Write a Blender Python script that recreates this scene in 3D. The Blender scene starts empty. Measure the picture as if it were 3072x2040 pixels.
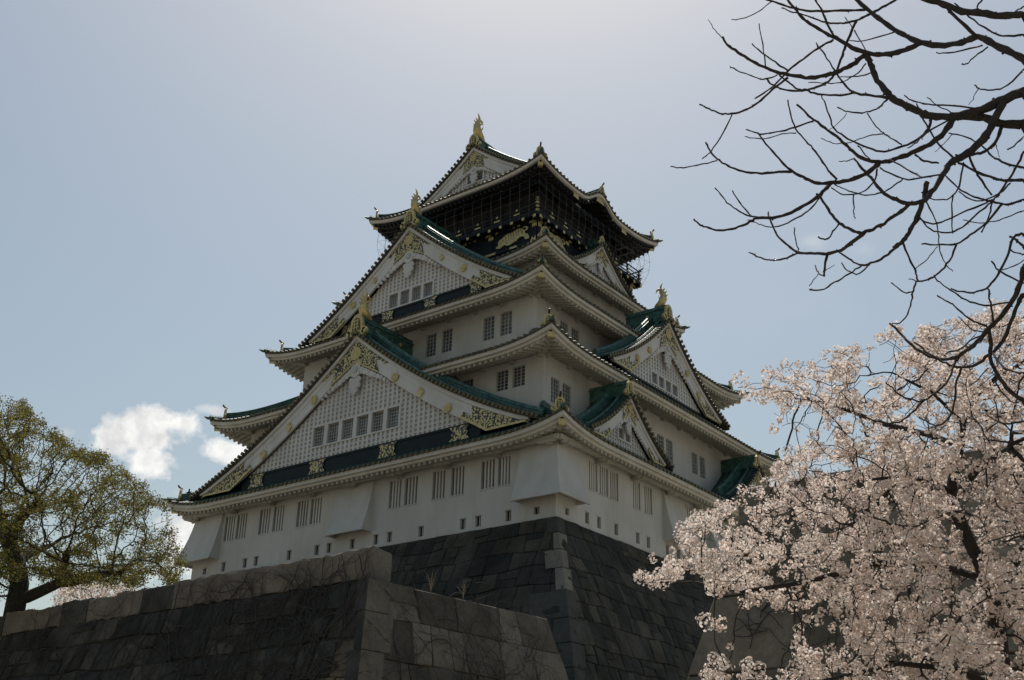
import bpy, math, random
import numpy as np
from mathutils import Vector, Matrix

R = math.radians
scene = bpy.context.scene

# ------------------------------------------------------------------ camera
CAM = np.array([56.924, -73.688, -18.841])
YAW, PITCH, ROLL = 0.6585458, 0.4144100, 0.0253521
FPX, IW, IH = 3537.23, 3072.0, 2040.0


def cam_axes():
    cy, sy, cp, sp = math.cos(YAW), math.sin(YAW), math.cos(PITCH), math.sin(PITCH)
    f = np.array([-sy * cp, cy * cp, sp])
    r = np.array([cy, sy, 0.0])
    u = np.cross(r, f)
    c, s = math.cos(ROLL), math.sin(ROLL)
    return c * r + s * u, -s * r + c * u, f


CR, CU, CF = cam_axes()
cam_data = bpy.data.cameras.new("camera")
cam_data.sensor_width = 36.0
cam_data.lens = 36.0 * FPX / IW
cam_data.clip_start = 0.1
cam_data.clip_end = 3000.0
cam = bpy.data.objects.new("camera", cam_data)
scene.collection.objects.link(cam)
cam.matrix_world = Matrix((
    (CR[0], CU[0], -CF[0], CAM[0]),
    (CR[1], CU[1], -CF[1], CAM[1]),
    (CR[2], CU[2], -CF[2], CAM[2]),
    (0, 0, 0, 1)))
scene.camera = cam


def ray(px, py):
    """direction through a point of the photograph (3072 x 2040)"""
    return CF + CR * ((px - IW / 2) / FPX) - CU * ((py - IH / 2) / FPX)


def site(px, py, hd):
    """place seen at that point, hd metres away over the ground"""
    d = ray(px, py)
    return CAM + d * hd / math.hypot(d[0], d[1])


# ------------------------------------------------------------------ light
SUN_EL, SUN_AZ = R(60.0), YAW - R(1.0)     # azimuth counted from +Y towards -X
SKY_STRENGTH, SUN_STRENGTH, EXPOSURE = 0.088, 3.3, 0.0
sun_dir = Vector((-math.sin(SUN_AZ) * math.cos(SUN_EL), math.cos(SUN_AZ) * math.cos(SUN_EL), math.sin(SUN_EL)))
sun_data = bpy.data.lights.new("sun", 'SUN')
sun_data.energy = SUN_STRENGTH
sun_data.angle = R(0.53)
sun_data.color = (1.0, 0.93, 0.83)
sun = bpy.data.objects.new("sun", sun_data)
scene.collection.objects.link(sun)
sun.rotation_euler = sun_dir.to_track_quat('Z', 'Y').to_euler()
sun.location = (0, 0, 80)

scene.view_settings.view_transform = 'Standard'
scene.view_settings.look = 'None'
scene.view_settings.gamma = 1.0
scene.view_settings.exposure = EXPOSURE
scene.view_settings.use_curve_mapping = False

world = bpy.data.worlds.new("World")
scene.world = world
world.use_nodes = True
wn, wl = world.node_tree.nodes, world.node_tree.links
wn.clear()


def wnode(kind, **kw):
    n = wn.new(kind)
    for k, v in kw.items():
        setattr(n, k, v)
    return n


def wset(sock, v):
    if hasattr(v, 'links') or hasattr(v, 'is_linked'):
        wl.new(v, sock)
    else:
        sock.default_value = v


def wmath(op, a, b=0.0, c=0.0, clamp=False):
    n = wnode('ShaderNodeMath', operation=op, use_clamp=clamp)
    wset(n.inputs[0], a); wset(n.inputs[1], b)
    if op in ('MULTIPLY_ADD', 'SMOOTH_MIN'):
        wset(n.inputs[2], c)
    return n.outputs[0]


def wdot(vec, d):
    n = wnode('ShaderNodeVectorMath', operation='DOT_PRODUCT')
    wl.new(vec, n.inputs[0]); n.inputs[1].default_value = tuple(d)
    return n.outputs['Value']


sky = wnode('ShaderNodeTexSky', sky_type='NISHITA')
sky.sun_disc = False
sky.sun_elevation = SUN_EL
sky.sun_rotation = -SUN_AZ
sky.altitude = 50
sky.air_density = 1.4
sky.dust_density = 1.6
sky.ozone_density = 0.0
wtc = wnode('ShaderNodeTexCoord')
wdirv = wtc.outputs['Generated']
bg_sky = wnode('ShaderNodeBackground')
bg_sky.inputs['Strength'].default_value = SKY_STRENGTH
haze_tint = wnode('ShaderNodeMix', data_type='RGBA', blend_type='MULTIPLY')
haze_tint.inputs[0].default_value = 1.0
wl.new(sky.outputs[0], haze_tint.inputs[6])
haze_tint.inputs[7].default_value = (1.015, 1.0, 0.925, 1)
wl.new(haze_tint.outputs[2], bg_sky.inputs['Color'])


def wnoise(scale, detail, rough=0.6, off=(0, 0, 0)):
    m = wnode('ShaderNodeVectorMath', operation='ADD')
    wl.new(wdirv, m.inputs[0]); m.inputs[1].default_value = off
    n = wnode('ShaderNodeTexNoise')
    n.inputs['Scale'].default_value = scale
    n.inputs['Detail'].default_value = detail
    n.inputs['Roughness'].default_value = rough
    wl.new(m.outputs[0], n.inputs['Vector'])
    return n.outputs['Fac']


edge_noise = wnoise(26.0, 9.0, 0.62)
puff_noise = wnoise(52.0, 7.0, 0.55, (3.1, 0.7, 1.9))
CLOUDS = [  # centre in the photograph, half width, half height (px), density, softness
    (425, 1305, 140, 84, 1.0, 2.6), (480, 1258, 80, 66, 1.0, 2.8), (540, 1275, 90, 56, 1.0, 2.4), (445, 1376, 92, 62, 1.0, 2.6),
    (352, 1308, 62, 36, 0.9, 2.4),
    (690, 1358, 105, 44, 0.97, 2.6), (640, 1232, 60, 24, 0.6, 1.6), (560, 1620, 140, 120, 1.0, 2.2),
    (200, 1300, 30, 24, 0.4, 0.8), (2440, 727, 60, 34, 0.38, 0.7), (2590, 752, 45, 30, 0.14, 0.7),
    (2330, 775, 60, 26, 0.10, 0.6), (2300, 930, 420, 120, 0.06, 0.5),
]
mask = None
for (cx, cy, hx, hy, dens, soft) in CLOUDS:
    d = ray(cx, cy); ln = np.linalg.norm(d); d = d / ln
    rr = np.cross(d, np.array([0, 0, 1.0])); rr /= np.linalg.norm(rr)
    uu = np.cross(rr, d)
    sx, sy = hx / FPX / ln * 1.0, hy / FPX / ln
    x = wmath('MULTIPLY', wdot(wdirv, rr), 1.0 / sx)
    y = wmath('MULTIPLY', wdot(wdirv, uu), 1.0 / sy)
    r2 = wmath('ADD', wmath('MULTIPLY', x, x), wmath('MULTIPLY', y, y))
    rad = wmath('SQRT', r2)
    front = wmath('GREATER_THAN', wdot(wdirv, d), 0.3)
    v = wmath('SUBTRACT', 1.0, rad)
    v = wmath('ADD', v, wmath('MULTIPLY', wmath('SUBTRACT', edge_noise, 0.5), 2.7))
    v = wmath('MULTIPLY', v, soft, clamp=True)
    v = wmath('MULTIPLY', wmath('MULTIPLY', v, dens), front)
    mask = v if mask is None else wmath('MAXIMUM', mask, v)
bg_cloud = wnode('ShaderNodeBackground')
ccol = wnode('ShaderNodeValToRGB')
ccol.color_ramp.elements[0].position = 0.36
ccol.color_ramp.elements[0].color = (0.72, 0.72, 0.725, 1)
ccol.color_ramp.elements[1].position = 0.62
ccol.color_ramp.elements[1].color = (0.99, 0.985, 0.96, 1)
wl.new(puff_noise, ccol.inputs[0])
wl.new(ccol.outputs[0], bg_cloud.inputs['Color'])
CLOUD_BG = bg_cloud
bg_cloud.inputs['Strength'].default_value = 1.0
wmix = wnode('ShaderNodeMixShader')
wl.new(mask, wmix.inputs[0])
wl.new(bg_sky.outputs[0], wmix.inputs[1])
wl.new(bg_cloud.outputs[0], wmix.inputs[2])
wout = wnode('ShaderNodeOutputWorld')
wl.new(wmix.outputs[0], wout.inputs['Surface'])


# ------------------------------------------------------------------ helpers
ORG = {}
COL = scene.collection


class MB:
    """collects faces and links them as one mesh object"""

    def __init__(self):
        self.v, self.f, self.m, self.s = [], [], [], []

    def add(self, verts, faces, mat=0, smooth=False):
        b = len(self.v)
        self.v.extend([tuple(p) for p in verts])
        for fc in faces:
            self.f.append([b + i for i in fc])
            self.m.append(mat); self.s.append(smooth)

    def quad(self, a, b, c, d, mat=0, smooth=False):
        self.add([a, b, c, d], [(0, 1, 2, 3)], mat, smooth)

    def hexa(self, p, mat=0):
        """eight corners: bottom four in order, top four in order"""
        self.add(p, [(0, 3, 2, 1), (4, 5, 6, 7), (0, 1, 5, 4), (1, 2, 6, 5), (2, 3, 7, 6), (3, 0, 4, 7)], mat)

    def tube(self, pts, rad, n=6, mat=0, caps=True, smooth=True):
        pts = [np.array(p, float) for p in pts]
        rings = []
        prev = None
        for i, p in enumerate(pts):
            a = pts[max(0, i - 1)]; b = pts[min(len(pts) - 1, i + 1)]
            t = b - a; t = t / (np.linalg.norm(t) + 1e-9)
            if prev is None:
                ref = np.array([0, 0, 1.0]) if abs(t[2]) < 0.9 else np.array([1.0, 0, 0])
                x = np.cross(ref, t)
            else:
                x = prev - t * (prev @ t)
            x = x / (np.linalg.norm(x) + 1e-9); prev = x
            y = np.cross(t, x)
            r = rad[i] if hasattr(rad, '__len__') else rad
            rings.append([p + r * (math.cos(2 * math.pi * k / n) * x + math.sin(2 * math.pi * k / n) * y) for k in range(n)])
        vs = [q for rg in rings for q in rg]
        fs = []
        for i in range(len(pts) - 1):
            for k in range(n):
                k2 = (k + 1) % n
                fs.append((i * n + k, i * n + k2, (i + 1) * n + k2, (i + 1) * n + k))
        self.add(vs, fs, mat, smooth)
        if caps:
            self.add(rings[0], [tuple(range(n))[::-1]], mat)
            self.add(rings[-1], [tuple(range(n))], mat)

    def build(self, name, mats, parent=None, kind=None):
        me = bpy.data.meshes.new(name)
        off = np.array(ORG.get(parent.name, (0, 0, 0))) if parent else np.zeros(3)
        v = (np.array(self.v, float) - off) if self.v else np.zeros((0, 3))
        me.from_pydata(v.tolist(), [], self.f)
        if not isinstance(mats, (list, tuple)):
            mats = [mats]
        for m in mats:
            me.materials.append(m)
        me.polygons.foreach_set('material_index', self.m)
        me.polygons.foreach_set('use_smooth', self.s)
        me.update()
        o = bpy.data.objects.new(name, me)
        COL.objects.link(o)
        if parent:
            o.parent = parent
            ORG[o.name] = tuple(off)
        if kind:
            o['kind'] = kind
        return o


def tag(o, label, cat, group=None, kind=None):
    o['label'] = label
    o['category'] = cat
    if group:
        o['group'] = group
    if kind:
        o['kind'] = kind
    return o


def thing(name, loc, label, cat, group=None):
    o = bpy.data.objects.new(name, None)
    COL.objects.link(o)
    o.location = loc
    ORG[o.name] = tuple(loc)
    return tag(o, label, cat, group)


class Frame:
    """one side of the keep: u runs along it, d outwards, z up"""

    def __init__(self, side, uc=0.0):
        self.t, self.n = {'front': ((1, 0), (0, -1)), 'right': ((0, 1), (1, 0)),
                          'back': ((-1, 0), (0, 1)), 'left': ((0, -1), (-1, 0))}[side]
        self.side, self.uc = side, uc
        self.T = np.array([self.t[0], self.t[1], 0.0])
        self.N = np.array([self.n[0], self.n[1], 0.0])

    def __call__(self, u, d, z):
        u = u + self.uc
        return (self.t[0] * u + self.n[0] * d, self.t[1] * u + self.n[1] * d, z)


def fbox(mb, F, u0, u1, d0, d1, z0, z1, mat=0):
    mb.hexa([F(u0, d0, z0), F(u1, d0, z0), F(u1, d1, z0), F(u0, d1, z0),
             F(u0, d0, z1), F(u1, d0, z1), F(u1, d1, z1), F(u0, d1, z1)], mat)


def prism(mb, F, poly, d0, d1, mat=0):
    n = len(poly)
    vs = [F(u, d0, z) for u, z in poly] + [F(u, d1, z) for u, z in poly]
    fs = [tuple(range(n)), tuple(range(2 * n - 1, n - 1, -1))]
    fs += [(i, (i + 1) % n, n + (i + 1) % n, n + i) for i in range(n)]
    mb.add(vs, fs, mat)


def disc(mb, F, u, z, r, d0, d1, mat=0, n=14, petals=0, amp=0.0):
    poly = []
    for k in range(n):
        a = 2 * math.pi * k / n
        rr = r * (1 + amp * math.cos(petals * a)) if petals else r
        poly.append((u + rr * math.cos(a), z + rr * math.sin(a)))
    prism(mb, F, poly, d0, d1, mat)


# ------------------------------------------------------------------ materials
def mat_new(name):
    m = bpy.data.materials.new(name)
    m.use_nodes = True
    return m, m.node_tree.nodes, m.node_tree.links, m.node_tree.nodes['Principled BSDF']


def ramp(nodes, stops):
    r = nodes.new('ShaderNodeValToRGB')
    el = r.color_ramp.elements
    while len(el) < len(stops):
        el.new(0.5)
    for e, (p, c) in zip(el, stops):
        e.position = p
        e.color = (*c, 1)
    return r


def noise(nodes, links, scale, detail=4.0, rough=0.55, coord='Object', stretch=None):
    tc = nodes.new('ShaderNodeTexCoord')
    src = tc.outputs[coord]
    if stretch:
        mp = nodes.new('ShaderNodeMapping')
        mp.inputs['Scale'].default_value = stretch
        links.new(src, mp.inputs['Vector']); src = mp.outputs[0]
    n = nodes.new('ShaderNodeTexNoise')
    n.inputs['Scale'].default_value = scale
    n.inputs['Detail'].default_value = detail
    n.inputs['Roughness'].default_value = rough
    links.new(src, n.inputs['Vector'])
    return n.outputs['Fac']


def mixc(nodes, links, fac, a, b, blend='MIX'):
    n = nodes.new('ShaderNodeMix')
    n.data_type = 'RGBA'; n.blend_type = blend
    for i, v in ((0, fac), (6, a), (7, b)):
        if hasattr(v, 'is_linked'):
            links.new(v, n.inputs[i])
        elif isinstance(v, tuple):
            n.inputs[i].default_value = (*v, 1)
        else:
            n.inputs[i].default_value = v
    return n.outputs[2]


def bump(nodes, links, bsdf, height, strength, dist=0.05):
    b = nodes.new('ShaderNodeBump')
    b.inputs['Strength'].default_value = strength
    b.inputs['Distance'].default_value = dist
    links.new(height, b.inputs['Height'])
    links.new(b.outputs[0], bsdf.inputs['Normal'])


def mat_noise(name, c0, c1, scale=3.0, rough=0.8, metal=0.0, stretch=None, bstr=0.0, bscale=30.0, spec=0.5):
    m, n, l, b = mat_new(name)
    f = noise(n, l, scale, 5.0, 0.6, stretch=stretch)
    r = ramp(n, [(0.32, c0), (0.68, c1)])
    l.new(f, r.inputs[0]); l.new(r.outputs[0], b.inputs['Base Color'])
    b.inputs['Roughness'].default_value = rough
    b.inputs['Metallic'].default_value = metal
    b.inputs['Specular IOR Level'].default_value = spec
    if bstr:
        bump(n, l, b, noise(n, l, bscale, 6.0), bstr)
    return m


def mat_plaster(name, c, stain):
    m, n, l, b = mat_new(name)
    f1 = noise(n, l, 0.9, 6.0, 0.6, stretch=(1, 1, 0.28))
    f2 = noise(n, l, 0.25, 3.0, 0.5)
    r1 = ramp(n, [(0.30, stain), (0.62, c)])
    f3 = noise(n, l, 2.6, 5.0, 0.6, stretch=(1, 1, 0.07))
    l.new(f1, r1.inputs[0])
    r2 = ramp(n, [(0.3, (0.86, 0.85, 0.83)), (0.7, (1, 1, 1))])
    l.new(f2, r2.inputs[0])
    r3 = ramp(n, [(0.26, (0.91, 0.905, 0.89)), (0.46, (1, 1, 1))])
    l.new(f3, r3.inputs[0])
    cc = mixc(n, l, 1.0, r1.outputs[0], r2.outputs[0], 'MULTIPLY')
    l.new(mixc(n, l, 1.0, cc, r3.outputs[0], 'MULTIPLY'), b.inputs['Base Color'])
    b.inputs['Roughness'].default_value = 0.85
    bump(n, l, b, noise(n, l, 9.0, 5.0), 0.12)
    return m


def mat_stone(name, lo, mid, hi, stain=(0.5, 0.52, 0.5), nscale=1.2, bstr=0.5):
    """cut granite: every block its own tone, lichen and soot in patches"""
    m, n, l, b = mat_new(name)
    g = n.new('ShaderNodeNewGeometry')
    r = ramp(n, [(0.0, lo), (0.5, mid), (1.0, hi)])
    l.new(g.outputs['Random Per Island'], r.inputs[0])
    fine = ramp(n, [(0.3, (0.72, 0.72, 0.72)), (0.7, (1.18, 1.18, 1.18))])
    l.new(noise(n, l, 7.0, 8.0, 0.7), fine.inputs[0])
    big = ramp(n, [(0.36, stain), (0.6, (1, 1, 1))])
    l.new(noise(n, l, nscale * 0.35, 7.0, 0.66), big.inputs[0])
    c = mixc(n, l, 1.0, r.outputs[0], fine.outputs[0], 'MULTIPLY')
    c = mixc(n, l, 1.0, c, big.outputs[0], 'MULTIPLY')
    l.new(c, b.inputs['Base Color'])
    b.inputs['Roughness'].default_value = 0.92
    b.inputs['Specular IOR Level'].default_value = 0.25
    bump(n, l, b, noise(n, l, 5.0, 9.0, 0.7), bstr, 0.08)
    return m


M = {}
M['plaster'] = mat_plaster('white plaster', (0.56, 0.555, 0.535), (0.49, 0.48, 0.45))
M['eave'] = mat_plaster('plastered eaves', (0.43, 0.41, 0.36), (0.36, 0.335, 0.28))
M['fascia'] = mat_plaster('eave fascia', (0.60, 0.58, 0.53), (0.52, 0.49, 0.43))
M['panelback'] = mat_noise('gable plaster ground', (0.40, 0.375, 0.35), (0.46, 0.435, 0.41), 2.0, 0.9)
M['lattice'] = mat_plaster('white gable lattice', (0.63, 0.63, 0.62), (0.57, 0.565, 0.55))


def mat_tile():
    m, n, l, b = mat_new('green copper tile')
    f = noise(n, l, 2.6, 8.0, 0.75)
    r = ramp(n, [(0.30, (0.008, 0.022, 0.020)), (0.52, (0.018, 0.048, 0.041)), (0.76, (0.070, 0.160, 0.128))])
    l.new(f, r.inputs[0]); l.new(r.outputs[0], b.inputs['Base Color'])
    b.inputs['Roughness'].default_value = 0.46
    b.inputs['Metallic'].default_value = 0.1
    bump(n, l, b, noise(n, l, 14.0, 4.0), 0.25, 0.03)
    return m


M['tile'] = mat_tile()
M['ridge'] = mat_noise('green copper ridge', (0.010, 0.030, 0.026), (0.075, 0.185, 0.150), 3.4, 0.46, 0.1, bstr=0.4, bscale=9)
M['tile_end'] = mat_noise('bronze tile ends', (0.055, 0.045, 0.022), (0.19, 0.145, 0.06), 6.0, 0.5, 0.55)
M['under'] = mat_noise('dark tile underside', (0.045, 0.040, 0.030), (0.09, 0.078, 0.055), 4.0, 0.75)
M['gold'] = mat_noise('gilt metal', (0.44, 0.345, 0.145), (0.66, 0.535, 0.25), 5.0, 0.45, 0.55)


def mat_filigree():
    m, n, l, b = mat_new('gilt openwork over black')
    tc = n.new('ShaderNodeTexCoord')
    v = n.new('ShaderNodeTexVoronoi')
    v.feature = 'SMOOTH_F1'
    v.inputs['Scale'].default_value = 6.5
    v.inputs['Smoothness'].default_value = 0.35
    l.new(tc.outputs['Object'], v.inputs['Vector'])
    nz = noise(n, l, 8.0, 2.0, 0.5)
    a = n.new('ShaderNodeMath'); a.operation = 'ADD'
    l.new(v.outputs['Distance'], a.inputs[0]); l.new(nz, a.inputs[1])
    r = ramp(n, [(0.955, (0.58, 0.475, 0.23)), (1.0, (0.045, 0.042, 0.034))])
    l.new(a.outputs[0], r.inputs[0])
    l.new(r.outputs[0], b.inputs['Base Color'])
    r2 = ramp(n, [(0.955, (0.55, 0.55, 0.55)), (1.0, (0, 0, 0))])
    l.new(a.outputs[0], r2.inputs[0]); l.new(r2.outputs[0], b.inputs['Metallic'])
    b.inputs['Roughness'].default_value = 0.45
    return m


M['filigree'] = mat_filigree()
M['lacquer'] = mat_noise('black lacquered timber', (0.006, 0.008, 0.012), (0.013, 0.016, 0.022), 2.0, 0.6, spec=0.25)
M['band'] = mat_noise('blue black board', (0.005, 0.011, 0.014), (0.010, 0.019, 0.023), 2.5, 0.6, spec=0.25)
M['blackroom'] = mat_noise('dark brown timber', (0.007, 0.007, 0.007), (0.014, 0.013, 0.012), 2.0, 0.7)
M['pane'] = mat_noise('dusty window glass', (0.060, 0.068, 0.078), (0.17, 0.185, 0.20), 1.1, 0.35)
pn, pl_, pb = M['pane'].node_tree.nodes, M['pane'].node_tree.links, M['pane'].node_tree.nodes['Principled BSDF']
oi = pn.new('ShaderNodeObjectInfo')
pr = ramp(pn, [(0.0, (0.45, 0.45, 0.45)), (1.0, (1.45, 1.45, 1.45))])
pl_.new(oi.outputs['Random'], pr.inputs[0])
src = pb.inputs['Base Color'].links[0].from_socket
pl_.new(mixc(pn, pl_, 1.0, src, pr.outputs[0], 'MULTIPLY'), pb.inputs['Base Color'])
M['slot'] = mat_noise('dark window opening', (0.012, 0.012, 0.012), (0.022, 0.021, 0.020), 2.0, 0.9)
M['grille'] = mat_noise('grey metal grille', (0.36, 0.365, 0.36), (0.48, 0.485, 0.475), 4.0, 0.55, 0.2)
M['bars'] = mat_plaster('white window bars', (0.58, 0.575, 0.55), (0.50, 0.485, 0.455))
M['wire'] = mat_noise('steel net wire', (0.10, 0.10, 0.10), (0.20, 0.20, 0.20), 4.0, 0.5, 0.5)
M['finial'] = mat_noise('dark bronze', (0.02, 0.02, 0.018), (0.05, 0.045, 0.035), 6.0, 0.5, 0.4)
M['soot'] = mat_noise('dark grey seam', (0.02, 0.021, 0.02), (0.035, 0.036, 0.034), 3.0, 0.95)
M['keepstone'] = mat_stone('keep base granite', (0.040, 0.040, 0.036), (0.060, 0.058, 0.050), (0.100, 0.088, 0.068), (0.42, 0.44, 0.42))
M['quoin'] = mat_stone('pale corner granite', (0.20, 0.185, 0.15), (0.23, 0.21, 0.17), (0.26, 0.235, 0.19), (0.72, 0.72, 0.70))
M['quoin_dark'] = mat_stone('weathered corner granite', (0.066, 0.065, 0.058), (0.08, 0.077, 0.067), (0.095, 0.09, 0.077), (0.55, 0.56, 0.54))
M['coping'] = mat_stone('grey brown coping granite', (0.145, 0.128, 0.108), (0.18, 0.158, 0.131), (0.225, 0.196, 0.162), (0.62, 0.61, 0.60), 1.6)
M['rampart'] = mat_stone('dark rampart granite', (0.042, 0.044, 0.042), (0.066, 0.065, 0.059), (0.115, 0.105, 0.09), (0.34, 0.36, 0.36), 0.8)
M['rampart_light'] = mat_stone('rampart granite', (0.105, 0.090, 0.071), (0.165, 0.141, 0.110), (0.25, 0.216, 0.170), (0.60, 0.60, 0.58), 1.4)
M['ground'] = mat_noise('pale gravel', (0.30, 0.265, 0.21), (0.40, 0.36, 0.29), 0.35, 0.95, bstr=0.4, bscale=20)
M['earth'] = mat_noise('dry earth', (0.09, 0.08, 0.055), (0.15, 0.13, 0.09), 0.5, 0.95)
M['vine'] = mat_noise('dead creeper stems', (0.020, 0.018, 0.016), (0.045, 0.040, 0.034), 4.0, 0.9)
M['straw'] = mat_noise('dry straw', (0.30, 0.24, 0.13), (0.42, 0.34, 0.20), 4.0, 0.9)
M['bark_bare'] = mat_noise('dark bare bark', (0.022, 0.017, 0.014), (0.050, 0.038, 0.030), 9.0, 0.9, bstr=0.6, bscale=40)
M['bark_cherry'] = mat_noise('cherry bark', (0.018, 0.015, 0.013), (0.046, 0.038, 0.032), 6.0, 0.9, bstr=0.6, bscale=25)
M['bark_green'] = mat_noise('mossy dark bark', (0.020, 0.019, 0.014), (0.048, 0.044, 0.032), 3.0, 0.9, bstr=0.6, bscale=12)


def mat_leaf(name, lo, mid, hi, trans=0.5, rough=0.6):
    m, n, l, b = mat_new(name)
    g = n.new('ShaderNodeNewGeometry')
    r = ramp(n, [(0.0, lo), (0.5, mid), (1.0, hi)])
    l.new(g.outputs['Random Per Island'], r.inputs[0])
    l.new(r.outputs[0], b.inputs['Base Color'])
    b.inputs['Roughness'].default_value = rough
    b.inputs['Specular IOR Level'].default_value = 0.2
    t = n.new('ShaderNodeBsdfTranslucent')
    l.new(r.outputs[0], t.inputs['Color'])
    mx = n.new('ShaderNodeMixShader')
    mx.inputs[0].default_value = trans
    out = n['Material Output']
    l.new(b.outputs[0], mx.inputs[1]); l.new(t.outputs[0], mx.inputs[2])
    l.new(mx.outputs[0], out.inputs['Surface'])
    return m


M['leaf'] = mat_leaf('young olive leaves', (0.090, 0.084, 0.022), (0.165, 0.150, 0.038), (0.28, 0.245, 0.065), 0.58)
M['petal'] = mat_leaf('pale pink petals', (0.66, 0.53, 0.46), (0.84, 0.74, 0.67), (0.93, 0.88, 0.83), 0.58)
M['bud'] = mat_leaf('reddish flower stalks', (0.10, 0.045, 0.035), (0.16, 0.075, 0.055), (0.22, 0.11, 0.07), 0.3)
M['feather'] = mat_noise('dark feathers', (0.015, 0.015, 0.015), (0.03, 0.03, 0.03), 4.0, 0.8)


# ------------------------------------------------------------------ ground
GZ = -20.45
rng = random.Random(11)
mb = MB()
N = 24
SZ = 900.0
for i in range(N):
    for j in range(N):
        x0, x1 = -SZ + 2 * SZ * i / N, -SZ + 2 * SZ * (i + 1) / N
        y0, y1 = -SZ + 2 * SZ * j / N, -SZ + 2 * SZ * (j + 1) / N
        mb.quad((x0, y0, GZ), (x1, y0, GZ), (x1, y1, GZ), (x0, y1, GZ))
mb.build('ground', M['ground'], kind='structure')


def hash1(n):
    return (math.sin(n * 127.1 + 11.7) * 43758.5453) % 1.0


def wave(x, seed):
    i = math.floor(x); f = x - i
    f = f * f * (3 - 2 * f)
    return (hash1(i + seed * 57) * (1 - f) + hash1(i + 1 + seed * 57) * f) * 2 - 1


def on_y(px, py, y):
    d = ray(px, py)
    return CAM + d * ((y - CAM[1]) / d[1])


def on_z(px, py, z):
    d = ray(px, py)
    return CAM + d * ((z - CAM[2]) / d[2])


def masonry(mb, pos, ends, vtop, vbot, hr, wr, seed, gap=0.03, cham=0.06, proud=0.07, mats=(0,), lean=0.10, wav=0.14, skip=None, rec=.07, split=.22, relief=.06):
    """irregular courses of blocks; pos(u, v, off) with v counted downwards, ends(v) gives u range"""
    rg = random.Random(seed)
    v = vtop; edges = [vtop]
    while v < vbot - hr[0] * 0.6:
        v += rg.uniform(*hr); edges.append(min(v, vbot))
    edges[-1] = vbot

    def vb(u, j):
        if j == 0 or j == len(edges) - 1:
            return edges[j]
        return edges[j] + wav * (.45 * wave(u * 0.30, seed + j) + .55 * wave(u * 1.25, seed + j + 31))
    for j in range(len(edges) - 1):
        va, vc = edges[j], edges[j + 1]
        ua, ub = ends(0.5 * (va + vc))
        us = [ua]
        while us[-1] < ub - wr[0] * 0.8:
            us.append(min(ub, us[-1] + rg.uniform(*wr)))
        us[-1] = ub
        tops, bots = [], []
        for k, u in enumerate(us):
            if k in (0, len(us) - 1):
                e0, e1 = ends(va), ends(vc)
                tops.append(e0[0] if k == 0 else e0[1]); bots.append(e1[0] if k == 0 else e1[1])
            else:
                s = rg.uniform(-lean, lean)
                tops.append(u + s); bots.append(u - s)
        for k in range(len(us) - 1):
            c = [(tops[k], vb(tops[k], j)), (tops[k + 1], vb(tops[k + 1], j)),
                 (bots[k + 1], vb(bots[k + 1], j + 1)), (bots[k], vb(bots[k], j + 1))]
            todo = [c]
            q = rg.random()
            t = rg.uniform(.36, .64); t2 = t + rg.uniform(-.12, .12)
            lerp = lambda A, B, k_: (A[0] + (B[0] - A[0]) * k_, A[1] + (B[1] - A[1]) * k_)
            if q < split:
                a_, b_ = lerp(c[0], c[3], t), lerp(c[1], c[2], t2)
                todo = [[c[0], c[1], b_, a_], [a_, b_, c[2], c[3]]]
            elif q < split * 1.6:
                a_, b_ = lerp(c[0], c[1], t), lerp(c[3], c[2], t2)
                todo = [[c[0], a_, b_, c[3]], [a_, c[1], c[2], b_]]
            for c in todo:
                cu = sum(p[0] for p in c) / 4; cv = sum(p[1] for p in c) / 4
                off = rg.uniform(0.0, proud)
                outer, inner = [], []
                for (pu, pv) in c:
                    L = math.hypot(pu - cu, pv - cv) + 1e-6
                    g0 = gap * 1.4 / L
                    g1 = (gap + cham) * 1.4 / L
                    jx, jy = rg.uniform(-.035, .035), rg.uniform(-.035, .035)
                    outer.append(pos(pu + (cu - pu) * g0, pv + (cv - pv) * g0, -rec))
                    inner.append(pos(pu + (cu - pu) * g1 + jx, pv + (cv - pv) * g1 + jy, off + rg.uniform(-.03, .03)))
                # rough dressed face: a little 3 x 3 relief
                face = []
                for jj in range(4):
                    for ii in range(4):
                        w = [(1 - ii / 3) * (1 - jj / 3), ii / 3 * (1 - jj / 3), ii / 3 * jj / 3, (1 - ii / 3) * jj / 3]
                        p_ = sum(np.array(inner[k_]) * w[k_] for k_ in range(4))
                        if 0 < ii < 3 and 0 < jj < 3:
                            n0 = np.array(pos(cu, cv, 1.0)) - np.array(pos(cu, cv, 0.0))
                            p_ = p_ + n0 * rg.uniform(-.01, relief)
                        elif not (ii in (0, 3) and jj in (0, 3)):
                            p_ = p_ + np.array([rg.uniform(-.02, .02) for _ in range(3)])
                        face.append(p_)
                ring = [0, 1, 2, 3, 7, 11, 15, 14, 13, 12, 8, 4]
                vs = outer + face
                fs = [(4 + jj * 4 + ii, 4 + jj * 4 + ii + 1, 4 + jj * 4 + ii + 5, 4 + jj * 4 + ii + 4) for jj in range(3) for ii in range(3)]
                for e_ in range(4):
                    fs.append((e_, (e_ + 1) % 4, 4 + ring[(e_ * 3 + 3) % 12], 4 + ring[e_ * 3 + 2], 4 + ring[e_ * 3 + 1], 4 + ring[e_ * 3]))
                mb.add(vs, fs, mats(cu, cv, rg) if callable(mats) else rg.choice(mats))


# ------------------------------------------------------------------ stone base of the keep
WA1, WB1 = 16.995, 17.365
PROF = [(0, 0.12), (1.7, 0.85), (3.5, 1.75), (5.3, 2.55), (7.7, 3.5), (10.2, 4.35), (15, 6.3), (20.5, 9.0)]


def batter(v):
    for (a, da), (b, db) in zip(PROF, PROF[1:]):
        if v <= b:
            return da + (db - da) * (v - a) / (b - a)
    return PROF[-1][1]


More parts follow.
